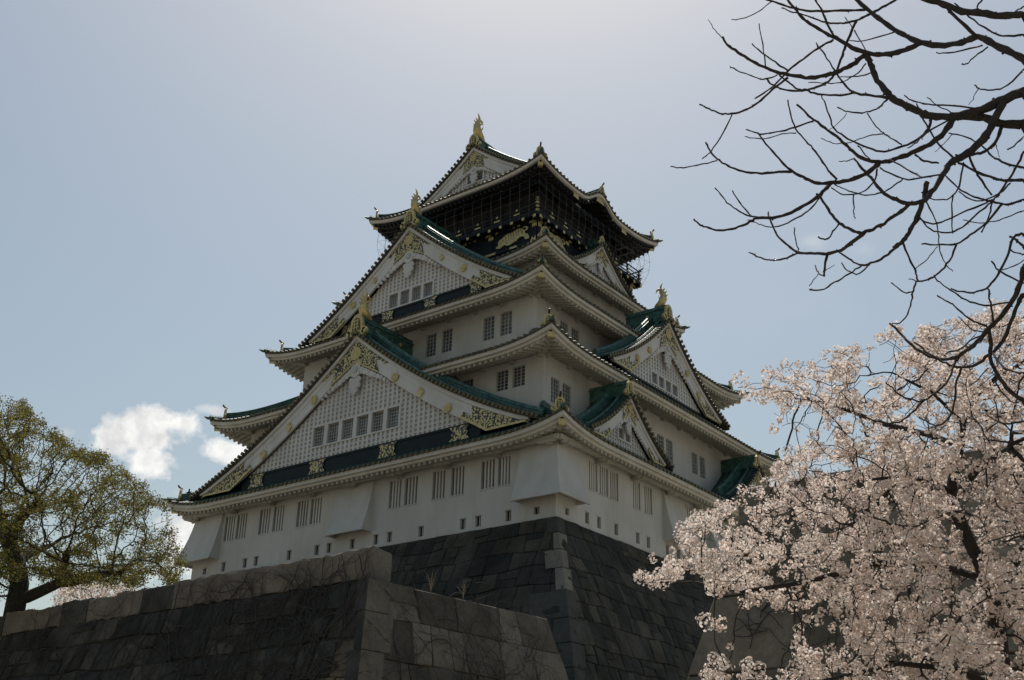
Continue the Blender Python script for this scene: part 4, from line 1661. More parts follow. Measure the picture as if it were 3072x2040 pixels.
for b in PL:
    b.build('gilt_plate', M['gold'], gal)

# gilt plates on posts and corners
PL = []
for sd in ('front', 'right'):
    F = Frame(sd)
    L, D = (A5, B5) if sd == 'front' else (B5, A5)
    for u in (-3.05, 0.0, 3.05):
        for (z0, z1, w, n_) in ((27.60, 27.95, .24, 1), (25.6, 25.9, .24, 0)):
            h = z1 - z0
            plate(prism, F, [(u - w, z1), (u - w, z0), (u - w * .45, z0 + h * .35), (u, z0), (u + w * .45, z0 + h * .35), (u + w, z0), (u + w, z1)], D + .085, D + .11)
        c, h, w = 28.10, .11, .58
        plate(prism, F, [(u - w, c - h), (u - w * .8, c), (u - w, c + h), (u + w, c + h), (u + w * .8, c), (u + w, c - h)], D + .125, D + .15)
        plate(prism, F, [(u - w, 26.2), (u - w * .8, 26.3), (u - w, 26.4), (u + w, 26.4), (u + w * .8, 26.3), (u + w, 26.2)], D + .105, D + .13)
    for sg in (-1, 1):
        u = sg * (L - .36)
        plate(prism, F, [(u - .42, 27.99), (u - .30, 28.1), (u - .42, 28.21), (u + .46, 28.21), (u + .46, 27.99)] if sg > 0 else [(u + .42, 27.99), (u + .30, 28.1), (u + .42, 28.21), (u - .46, 28.21), (u - .46, 27.99)], D + .125, D + .15)
        u = sg * (L - .22)
        plate(prism, F, [(u - .22, 27.95), (u - .22, 27.55), (u - .1, 27.70), (u, 27.55), (u + .1, 27.70), (u + .22, 27.55), (u + .22, 27.95)], D + .085, D + .11)
        plate(prism, F, [(u - .38, 26.2), (u - .3, 26.42), (u - .15, 26.7), (u, 26.5), (u + .15, 26.75), (u + .22, 26.2)], D + .125, D + .15)
    for u in (-5.4, -1.5, 1.5, 5.4):
        plate(prism, F, [(u - .40, 26.21), (u - .33, 26.39), (u + .33, 26.39), (u + .40, 26.21)], D + .105, D + .13)
for b in PL:
    b.build('gilt_plate', M['gold'], low)

TIGER = [(3.65, 26.7), (4.01, 26.59), (4.32, 26.72), (4.51, 26.81), (4.7, 26.66), (4.96, 26.61), (5.27, 26.69), (5.71, 26.81), (5.86, 26.96), (6.2, 27.05), (6.49, 26.97),
         (6.59, 26.68), (6.96, 26.64), (7.0, 26.83), (6.83, 27.11), (6.59, 27.23), (6.52, 27.44), (6.79, 27.49), (6.89, 27.7), (6.65, 27.86), (6.34, 27.88), (6.36, 27.78),
         (6.62, 27.75), (6.74, 27.66), (6.66, 27.57), (6.44, 27.56), (6.34, 27.69), (6.19, 27.8), (5.81, 27.86), (5.59, 27.79), (5.31, 27.68), (4.8, 27.72), (4.48, 27.59),
         (4.23, 27.44), (3.92, 27.33), (3.82, 27.1), (3.88, 26.9), (3.62, 26.80)]
STRIPES = [((4.55, 27.58), (4.62, 27.2)), ((4.85, 27.68), (4.88, 27.2)), ((5.1, 27.66), (5.18, 27.1)), ((5.36, 27.66), (5.45, 27.15)), ((5.62, 27.76), (5.70, 27.2)),
           ((5.88, 27.82), (5.95, 27.25)), ((6.12, 27.78), (6.18, 27.2)), ((6.35, 27.55), (6.28, 27.15)), ((4.25, 27.35), (4.42, 27.05)), ((4.62, 27.0), (4.78, 26.78)),
           ((6.55, 27.1), (6.75, 26.85)), ((4.02, 27.22), (4.16, 27.1)), ((3.98, 27.05), (4.12, 26.98))]
for sd, sh, mir in (('front', 0, 1), ('front', 0, -1), ('right', 0, -1), ('right', 0, 1)):
    F = Frame(sd)
    D = B5 if sd == 'front' else A5
    q = 1.0 if sd == 'front' else .98
    off = 0 if sd == 'front' else .46
    t = MB()
    # the front tiger stalks away from the corner, the one on the right side towards it
    def tx(u):
        u = u - off
        return mir * u if sd == 'front' else mir * (10.1 - u if False else u)
    if sd == 'right':
        def tx(u):
            return mir * (10.28 - u - .02)
    prism(t, F, [(tx(u), z) for u, z in TIGER], D + .082, D + .13, 0)
    for (a, b) in STRIPES:
        (u0, z0), (u1, z1) = a, b
        w = .028
        prism(t, F, [(tx(u0 - w), z0), (tx(u0 + w), z0), (tx((u0 + u1) / 2 + w + .05), (z0 + z1) / 2), (tx(u1), z1), (tx((u0 + u1) / 2 - w + .05), (z0 + z1) / 2)], D + .131, D + .134, 1)
    t.build('gilt_tiger_relief', [M['gold'], M['lacquer']], low)

# upper black room behind the gallery
AU, BU = 6.70, 6.20
um = MB()
for sd in SIDES:
    F = Frame(sd)
    L, D = (AU, BU) if sd in ('front', 'back') else (BU, AU)
    um.quad(F(-L, D, 28.5), F(L, D, 28.5), F(L, D, 32.9), F(-L, D, 32.9))
    for k in range(9):
        u = -L + .12 + (2 * L - .24) * k / 8
        fbox(um, F, u - .12, u + .12, D + .003, D + .10, 28.56, 32.3)
    for z in (29.5, 30.95, 31.5):
        fbox(um, F, -L, L, D + .004, D + .07, z - .08, z + .08)
uo = um.build('upper_room', M['blackroom'], keep)

# bird net hung from the eaves down to the gallery
nm = MB()


def net_off(s):
    return 1.05 * (1 - s) ** 1.0 * 0 + 0


def net_pt(F, u, s):
    """s: 0 at the eave, 1 at the gallery edge"""
    a0, b0 = 8.62, 8.27
    L0, D0 = (a0, b0) if F.side in ('front', 'back') else (b0, a0)
    L1, D1 = (BA + .02, BB + .02) if F.side in ('front', 'back') else (BB + .02, BA + .02)
    bul = .42 * math.sin(math.pi * min(1, s) ** .8) * (1 if s < 1 else 0)
    d = D0 + (D1 - D0) * s ** 3 + bul * .55
    L = L0 + (L1 - L0) * s ** 3 + bul * .55
    z0 = 31.5 + .5 * max(0, (abs(u) - .7) / .3) ** 2
    z = z0 + (28.2 - z0) * s
    return F(u * L, d, z)


for sd in SIDES:
    F = Frame(sd)
    nv = 18
    for k in range(nv + 1):
        u = -1 + 2 * k / nv
        nm.tube([net_pt(F, u, s / 10) for s in range(11)], .014, 4, 0, caps=False)
    for s in (.12, .34, .56, .78, .92):
        nm.tube([net_pt(F, -1 + 2 * q / 16, s) for q in range(17)], .010, 4, 0, caps=False)
no = nm.build('bird_net', M['wire'], gal)
no['label'] = 'fine wire bird net hung round the gallery'

# gilt fittings and ridge of the undulating eave gable
F = Frame('right')
PL = []
for (u, dz, w, h) in ((-3.9, -.50, .42, .20), (-.25, -.55, .62, .22), (3.5, -.50, .42, .20)):
    z = eave_z(4, F, u) + dz
    D = 9.389
    sl = (eave_z(4, F, u + .4) - eave_z(4, F, u - .4)) / .8
    plate(prism, F, [(u - w, z - h - sl * w), (u - w * .75, z - sl * w * .7), (u - w, z + h - sl * w), (u + w, z + h + sl * w), (u + w * .75, z + sl * w * .7), (u + w, z - h + sl * w)], D - .17, D - .13)
for u in (-2.1, 1.7):
    plate(disc, F, u, eave_z(4, F, u) - .45, .1, D - .17, D - .12, 0, 10)
for b in PL:
    b.build('gilt_plate', M['gold'], ROOFS[4])
kr = MB()
zc = TIERS[4]['z'] + bell(4, 'right', -.25) + .16
fbox(kr, F, -.25 - .22, -.25 + .22, 5.2, 9.36, zc, zc + .42)
kr.build('eave_gable_ridge', M['ridge'], ROOFS[4])
onigawara(ROOFS[4], DFrame(F(-.25, 9.37, zc), F.N), .7, True)


# ------------------------------------------------------------------ trees
def in_poly(x, y, poly):
    c = False
    j = len(poly) - 1
    for i in range(len(poly)):
        xi, yi = poly[i]; xj, yj = poly[j]
        if (yi > y) != (yj > y) and x < (xj - xi) * (y - yi) / (yj - yi + 1e-12) + xi:
            c = not c
        j = i
    return c


def crown_points(poly, n, h0, h1, seed, weight=None):
    """points spread through a crown: outline seen from the path, real depth h0..h1"""
    rg = random.Random(seed)
    xs = [p[0] for p in poly]; ys = [p[1] for p in poly]
    out = []
    while len(out) < n:
        x, y = rg.uniform(min(xs), max(xs)), rg.uniform(min(ys), max(ys))
        if not in_poly(x, y, poly):
            continue
        if weight and rg.random() > weight(x, y):
            continue
        out.append(site(x, y, rg.uniform(h0, h1)))
    return np.array(out)


def grow(seedpts, seedpar, attract, step, kill, influence, iters, sag=0.0, seed=0):
    """space colonisation: branches creep towards the crown points"""
    rs = np.random.RandomState(seed)
    pts = [np.array(p, float) for p in seedpts]
    par = list(seedpar)
    A = np.array(attract)
    P = np.array(pts)
    dist = np.full(len(A), 1e9); near = np.zeros(len(A), int)
    start = 0
    alive = np.ones(len(A), bool)
    for it in range(iters):
        newp = np.array(pts[start:])
        if len(newp):
            d = np.linalg.norm(A[:, None, :] - newp[None, :, :], axis=2)
            m = d.argmin(1); dm = d[np.arange(len(A)), m]
            upd = dm < dist
            dist[upd] = dm[upd]; near[upd] = m[upd] + start
            alive &= dist > kill
        start = len(pts)
        act = alive & (dist < influence)
        if not act.any():
            break
        idx = near[act]
        vec = A[act] - P[idx] if len(P) == len(pts) else A[act] - np.array(pts)[idx]
        vec /= np.linalg.norm(vec, axis=1)[:, None] + 1e-9
        acc = {}
        for i, v in zip(idx, vec):
            acc.setdefault(i, []).append(v)
        for i, vs in acc.items():
            v = np.mean(vs, axis=0) + rs.normal(0, .14, 3)
            v[2] -= sag
            n = np.linalg.norm(v)
            if n < 1e-6:
                continue
            q = pts[i] + v / n * step
            pts.append(q); par.append(i)
        P = np.array(pts)
        if len(pts) > 14000:
            break
    return np.array(pts), np.array(par)


def branch_radii(par, tip, expo=2.4):
    n = len(par)
    acc = np.zeros(n)
    r = np.zeros(n)
    for i in range(n - 1, -1, -1):
        r[i] = tip if acc[i] == 0 else acc[i] ** (1 / expo)
        if par[i] >= 0:
            acc[par[i]] += r[i] ** expo
    return r


def branch_mesh(pts, par, r, rmax=None, keepf=None, forced=None):
    """tubes along chains; returns one MB for thick and one for thin wood"""
    n = len(par)
    kids = [[] for _ in range(n)]
    for i, p in enumerate(par):
        if p >= 0:
            kids[p].append(i)
    thick, thin = MB(), MB()
    stack = [(i, None) for i in range(n) if par[i] < 0]
    while stack:
        i, pre = stack.pop()
        chain = ([pre] if pre is not None else []) + [i]
        while kids[chain[-1]]:
            ks = sorted(kids[chain[-1]], key=lambda q: -r[q])
            for k in ks[1:]:
                stack.append((k, chain[-1]))
            chain.append(ks[0])
        if len(chain) < 2:
            continue
        rr = [r[c] for c in chain]
        if pre is not None:
            rr[0] = min(rr[0], rr[1] * 1.15)
        if rmax:
            rr = [min(x, rmax) for x in rr]
        big = max(rr) > 0.03
        (thick if big else thin).tube([pts[c] for c in chain], rr, 7 if big else 4, 0, caps=False)
    return thick, thin


def chain_nodes(specs):
    """list of (parent index or -1, [points]) -> node arrays"""
    pts, par = [], []
    for (p, pl) in specs:
        prev = p
        for q in pl:
            pts.append(np.array(q, float)); par.append(prev); prev = len(pts) - 1
    return pts, par


def densify(pl, n=3):
    out = []
    for a, b in zip(pl, pl[1:]):
        a, b = np.array(a), np.array(b)
        for k in range(n):
            out.append(a + (b - a) * k / n)
    out.append(np.array(pl[-1]))
    return out


# ---- the old broadleaf tree on the left rampart
H0 = 61.0
poly = [(-900, 1500), (-700, 1150), (-380, 1060), (-100, 1130), (10, 1195), (75, 1195), (110, 1255), (190, 1300), (225, 1345), (310, 1355), (380, 1400),
        (440, 1470), (500, 1500), (525, 1560), (528, 1600), (556, 1680), (540, 1765), (455, 1772), (380, 1772), (300, 1762), (215, 1768), (150, 1745), (90, 1735), (-60, 1750), (-500, 1780), (-850, 1700)]
att = crown_points(poly, 7000, H0 - 7.5, H0 + 7.0, 5, lambda x, y: 1.0 if math.sin(x / 41 + 1.2 * math.sin(y / 50)) + math.sin(y / 33 + math.sin(x / 60)) > -.55 else .22)
L2W = lambda pl, h: [site(x, y, hh) for (x, y), hh in zip(pl, h)]
trunk = densify([site(30, 1905, H0), site(45, 1820, H0), site(58, 1750, H0), site(50, 1690, H0 + .2), site(28, 1630, H0 + .5), site(5, 1570, H0 + .8), site(-30, 1500, H0 + 1)], 3)
limb1 = densify([site(62, 1800, H0), site(120, 1775, H0 - .6), site(175, 1750, H0 - 1.4), site(188, 1700, H0 - 1.8), site(205, 1655, H0 - 2)], 3)
limb2 = densify([site(185, 1748, H0 - 1.4), site(260, 1733, H0 - 2), site(320, 1720, H0 - 2.2), site(365, 1718, H0 - 1.8)], 3)
limb3 = densify([site(52, 1690, H0 + .2), site(90, 1660, H0 + 1.2), site(140, 1640, H0 + 2.4)], 3)
limb4 = densify([site(28, 1630, H0 + .4), site(60, 1560, H0 - .5), site(100, 1520, H0 - 1.5)], 3)
pts, par = chain_nodes([(-1, trunk)])
for lb in (limb1, limb2, limb3, limb4):
    P_ = np.array(pts)
    k = int(np.argmin(np.linalg.norm(P_ - lb[0], axis=1)))
    p2, q2 = chain_nodes([(-1, lb[1:])])
    b0 = len(pts)
    for a, b in zip(p2, q2):
        pts.append(a); par.append(k if b < 0 else b + b0)
P, Q = grow(pts, par, att, .34, .42, 5.0, 140, 0.0, 3)
rr = branch_radii(Q, .012, 2.3)
nb_ = 0
for lb, ra, rb in ((trunk, .52, .30), (limb1[1:], .30, .15), (limb2[1:], .30, .10), (limb3[1:], .26, .12), (limb4[1:], .30, .14)):
    for q in range(len(lb)):
        rr[nb_ + q] = max(min(rr[nb_ + q], ra), ra + (rb - ra) * q / len(lb))
    nb_ += len(lb)
rr = np.minimum(rr, .72)
tree = thing('broadleaf_tree', tuple(site(40, 1860, H0)), 'old spreading tree with sparse olive spring leaves behind the left rampart', 'tree')
thick, thin = branch_mesh(P, Q, rr)
tr = thick.build('trunk', M['bark_green'], tree)
thin.build('twigs', M['bark_green'], tree)
rg = random.Random(8)
kids = np.zeros(len(Q), int)
for q in Q:
    if q >= 0:
        kids[q] += 1
lm = MB()


def leaf(mb, c, s, rg, asp=2.2):
    a = np.array([rg.gauss(0, 1), rg.gauss(0, 1), rg.gauss(0, .8)]); a /= np.linalg.norm(a) + 1e-9
    b = np.array([rg.gauss(0, 1), rg.gauss(0, 1), rg.gauss(0, 1)]); b -= a * (a @ b); b /= np.linalg.norm(b) + 1e-9
    a = a * s; b = b * s / asp
    mb.add([c - a * .5, c + b * .5, c + a * .5, c - b * .5], [(0, 1, 2, 3)])


for i in range(len(pts), len(P)):
    if rr[i] > .05:
        continue
    nl = 36 if kids[i] == 0 else 12
    # clumps: some parts of the crown carry more leaf
    w = math.sin(P[i][0] * 1.9 + 1.3 + math.sin(P[i][2])) + math.sin(P[i][2] * 2.3 + .4 + math.sin(P[i][1] * 1.3)) + math.sin(P[i][1] * 1.7 + math.sin(P[i][0] * .8))
    nl = int(nl * max(.04, .95 + .75 * w) + rg.random())
    for q in range(max(0, nl)):
        c = P[i] + np.array([rg.gauss(0, .15), rg.gauss(0, .15), rg.gauss(0, .13)])
        leaf(lm, c, rg.uniform(.09, .18), rg, 2.5)
lm.build('crown', M['leaf'], tree)

# ---- blossom helper: cluster of small cupped flowers
def flower(mb, c, n, s, rg):
    """five petals, slightly cupped, as one little pentagon fan"""
    n = n / (np.linalg.norm(n) + 1e-9)
    ref = np.array([0, 0, 1.0]) if abs(n[2]) < .9 else np.array([1.0, 0, 0])
    x = np.cross(ref, n); x /= np.linalg.norm(x); y = np.cross(n, x)
    a0 = rg.uniform(0, 1.3)
    ring = [c + s * (math.cos(a0 + k * 1.2566) * x + math.sin(a0 + k * 1.2566) * y) + n * s * .35 for k in range(5)]
    mb.add([c] + ring, [(0, 1, 2), (0, 2, 3), (0, 3, 4), (0, 4, 5), (0, 5, 1)])


def blossom_cluster(mb, c, R_, nf, s, rg):
    for k in range(nf):
        d = np.array([rg.gauss(0, 1), rg.gauss(0, 1), rg.gauss(0, 1)])
        d /= np.linalg.norm(d) + 1e-9
        flower(mb, c + d * R_ * rg.uniform(.65, 1.05), d + np.array([rg.gauss(0, .3), rg.gauss(0, .3), rg.gauss(0, .3)]), s * rg.uniform(.8, 1.15), rg)


# ---- the cherry in blossom on the right
HC = 13.2
cpoly = [(1935, 1752), (1900, 1720), (2010, 1650), (2045, 1570), (2150, 1505), (2215, 1545), (2290, 1480), (2310, 1400), (2360, 1330), (2330, 1290), (2250, 1180),
         (2200, 1150), (2290, 1110), (2400, 1080), (2480, 1065), (2540, 1110), (2500, 1040), (2560, 1020), (2640, 1010), (2720, 960), (2830, 960), (2950, 920), (3072, 890),
         (3400, 860), (3700, 1100), (3800, 1600), (3700, 2100), (3300, 2250), (2700, 2250), (2380, 2160), (2080, 2100), (2100, 2000), (2200, 1990), (2240, 2010), (2300, 2030), (2330, 1960),
         (2400, 1900), (2360, 1830), (2280, 1770), (2150, 1750), (2060, 1745)]


def cweight(x, y):
    # open sky holes between the upper sprays and a gap under the long left bough
    if y < 1280 and x < 2750:
        return .55 if (x - 2430) ** 2 / 210 ** 2 + (y - 1150) ** 2 / 110 ** 2 < 1 else .40
    if x < 2250 and 1765 < y < 1985:
        return 0
    if y > 1985 and x < 2330:
        return .45
    if 2310 < x < 2450 and 1290 < y < 1350:
        return .15
    if x < 2560 and y > 1790 and y < 1940:
        return .18
    if y > 1950 and 2330 < x < 2430:
        return .1
    return 1.0


cat_ = crown_points(cpoly, 6200, HC - 2.2, HC + 2.4, 31, cweight)
ct = densify([site(3080, 2420, HC), site(3010, 2080, HC), site(2985, 1830, HC), site(2960, 1740, HC), site(2900, 1610, HC - .1), site(2860, 1520, HC - .2), site(2855, 1450, HC - .2),
              site(2880, 1330, HC - .1), site(2890, 1270, HC), site(2935, 1180, HC + .2)], 3)
cl = [
    densify([site(2858, 1478, HC - .2), site(2790, 1440, HC - .5), site(2710, 1428, HC - .8), site(2600, 1440, HC - 1.0)], 3),
    densify([site(2710, 1430, HC - .8), site(2640, 1500, HC - 1.0), site(2560, 1570, HC - 1.2)], 3),
    densify([site(2880, 1340, HC - .1), site(2790, 1305, HC + .4), site(2660, 1275, HC + .8), site(2540, 1230, HC + 1.0), site(2440, 1200, HC + 1.0), site(2330, 1165, HC + .9)], 3),
    densify([site(2960, 1740, HC), site(2830, 1700, HC + .3), site(2640, 1690, HC + .2), site(2420, 1745, HC - .2), site(2230, 1775, HC - .5), site(2080, 1745, HC - .7), site(1930, 1748, HC - .8)], 3),
    densify([site(2985, 1830, HC), site(3040, 1700, HC + .6), site(3110, 1560, HC + 1.0)], 3),
    densify([site(3010, 2080, HC), site(2880, 2010, HC - .6), site(2700, 1990, HC - 1.0), site(2480, 2040, HC - 1.2), site(2330, 2050, HC - 1.3), site(2210, 2035, HC - 1.3)], 3),
    densify([site(2862, 1500, HC - .2), site(2930, 1410, HC - .6), site(3020, 1350, HC - 1)], 3),
    densify([site(2230, 1770, HC - .5), site(2210, 1700, HC - .5), site(2260, 1640, HC - .4)], 3),
    densify([site(2890, 1270, HC), site(2800, 1180, HC - .4), site(2700, 1130, HC - .8)], 3),
]
pts, par = chain_nodes([(-1, ct)])
for lb in cl:
    P_ = np.array(pts)
    k = int(np.argmin(np.linalg.norm(P_ - lb[0], axis=1)))
    b0 = len(pts)
    for j, a in enumerate(lb[1:]):
        pts.append(a); par.append(k if j == 0 else b0 + j - 1)
nseed = len(pts)
P, Q = grow(pts, par, cat_, .09, .105, 1.2, 170, 0.0, 7)
rr = branch_radii(Q, .0030, 2.25)
rr = np.minimum(rr, .145)
cherry = thing('cherry_tree', tuple(site(3080, 2420, HC)), 'cherry tree in full pale pink blossom in front of the right rampart', 'tree')
thick, thin = branch_mesh(P, Q, rr)
thick.build('trunk', M['bark_cherry'], cherry)
thin.build('twigs', M['bark_cherry'], cherry)
rg = random.Random(15)
bm, sm3 = MB(), MB()
nc = 0
for i in range(nseed, len(P)):
    if rr[i] > .012 and rg.random() < .8:
        continue
    q3 = P[i] * 5.2
    clump = math.sin(q3[0] + 1.7 * math.sin(q3[2] * .6)) + math.sin(q3[1] * 1.1 + 2.0) + math.sin(q3[2] * 1.25 + math.sin(q3[0] * .7))
    if rg.random() < (.40 if clump > -.40 else .90):
        continue
    c = P[i] + np.array([rg.gauss(0, .035), rg.gauss(0, .035), rg.gauss(0, .035)])
    blossom_cluster(bm, c, rk := rg.choice((.042, .055, .070, .088)), int(rk * 470), .0165, rg)
    nc += 1
    for q in range(2):
        leaf(sm3, c + np.array([rg.gauss(0, .02), rg.gauss(0, .02), rg.gauss(0, .02)]), .04, rg, 4)
print('cherry nodes', len(P), 'clusters', nc)
bm.build('crown', M['petal'], cherry)
sm3.build('flower_stalks', M['bud'], cherry)

# ---- a smaller blossoming tree far behind the left rampart
H2 = 84.0
far = thing('cherry_tree', tuple(site(330, 1850, H2)), 'distant pale blossoming tree just peeping over the left rampart under the old tree', 'tree')
fpoly = [(150, 1800), (180, 1760), (230, 1745), (290, 1735), (360, 1745), (420, 1760), (450, 1790), (430, 1850), (180, 1850)]
fa = crown_points(fpoly, 420, H2 - 2, H2 + 2, 3)
pts, par = chain_nodes([(-1, densify([site(330, 1990, H2), site(322, 1900, H2), site(318, 1850, H2)], 3))])
P, Q = grow(pts, par, fa, .3, .3, 6, 60, 0, 4)
rr = np.minimum(branch_radii(Q, .012, 2.3), .2)
thick, thin = branch_mesh(P, Q, rr)
thick.build('trunk', M['bark_cherry'], far)
thin.build('twigs', M['bark_cherry'], far)
fm_ = MB()
for i in range(4, len(P)):
    for q in range(10):
        flower(fm_, P[i] + np.array([rg.gauss(0, .16) for _ in range(3)]), np.array([rg.gauss(0, 1) for _ in range(3)]), .07, rg)
fm_.build('crown', M['petal'], far)


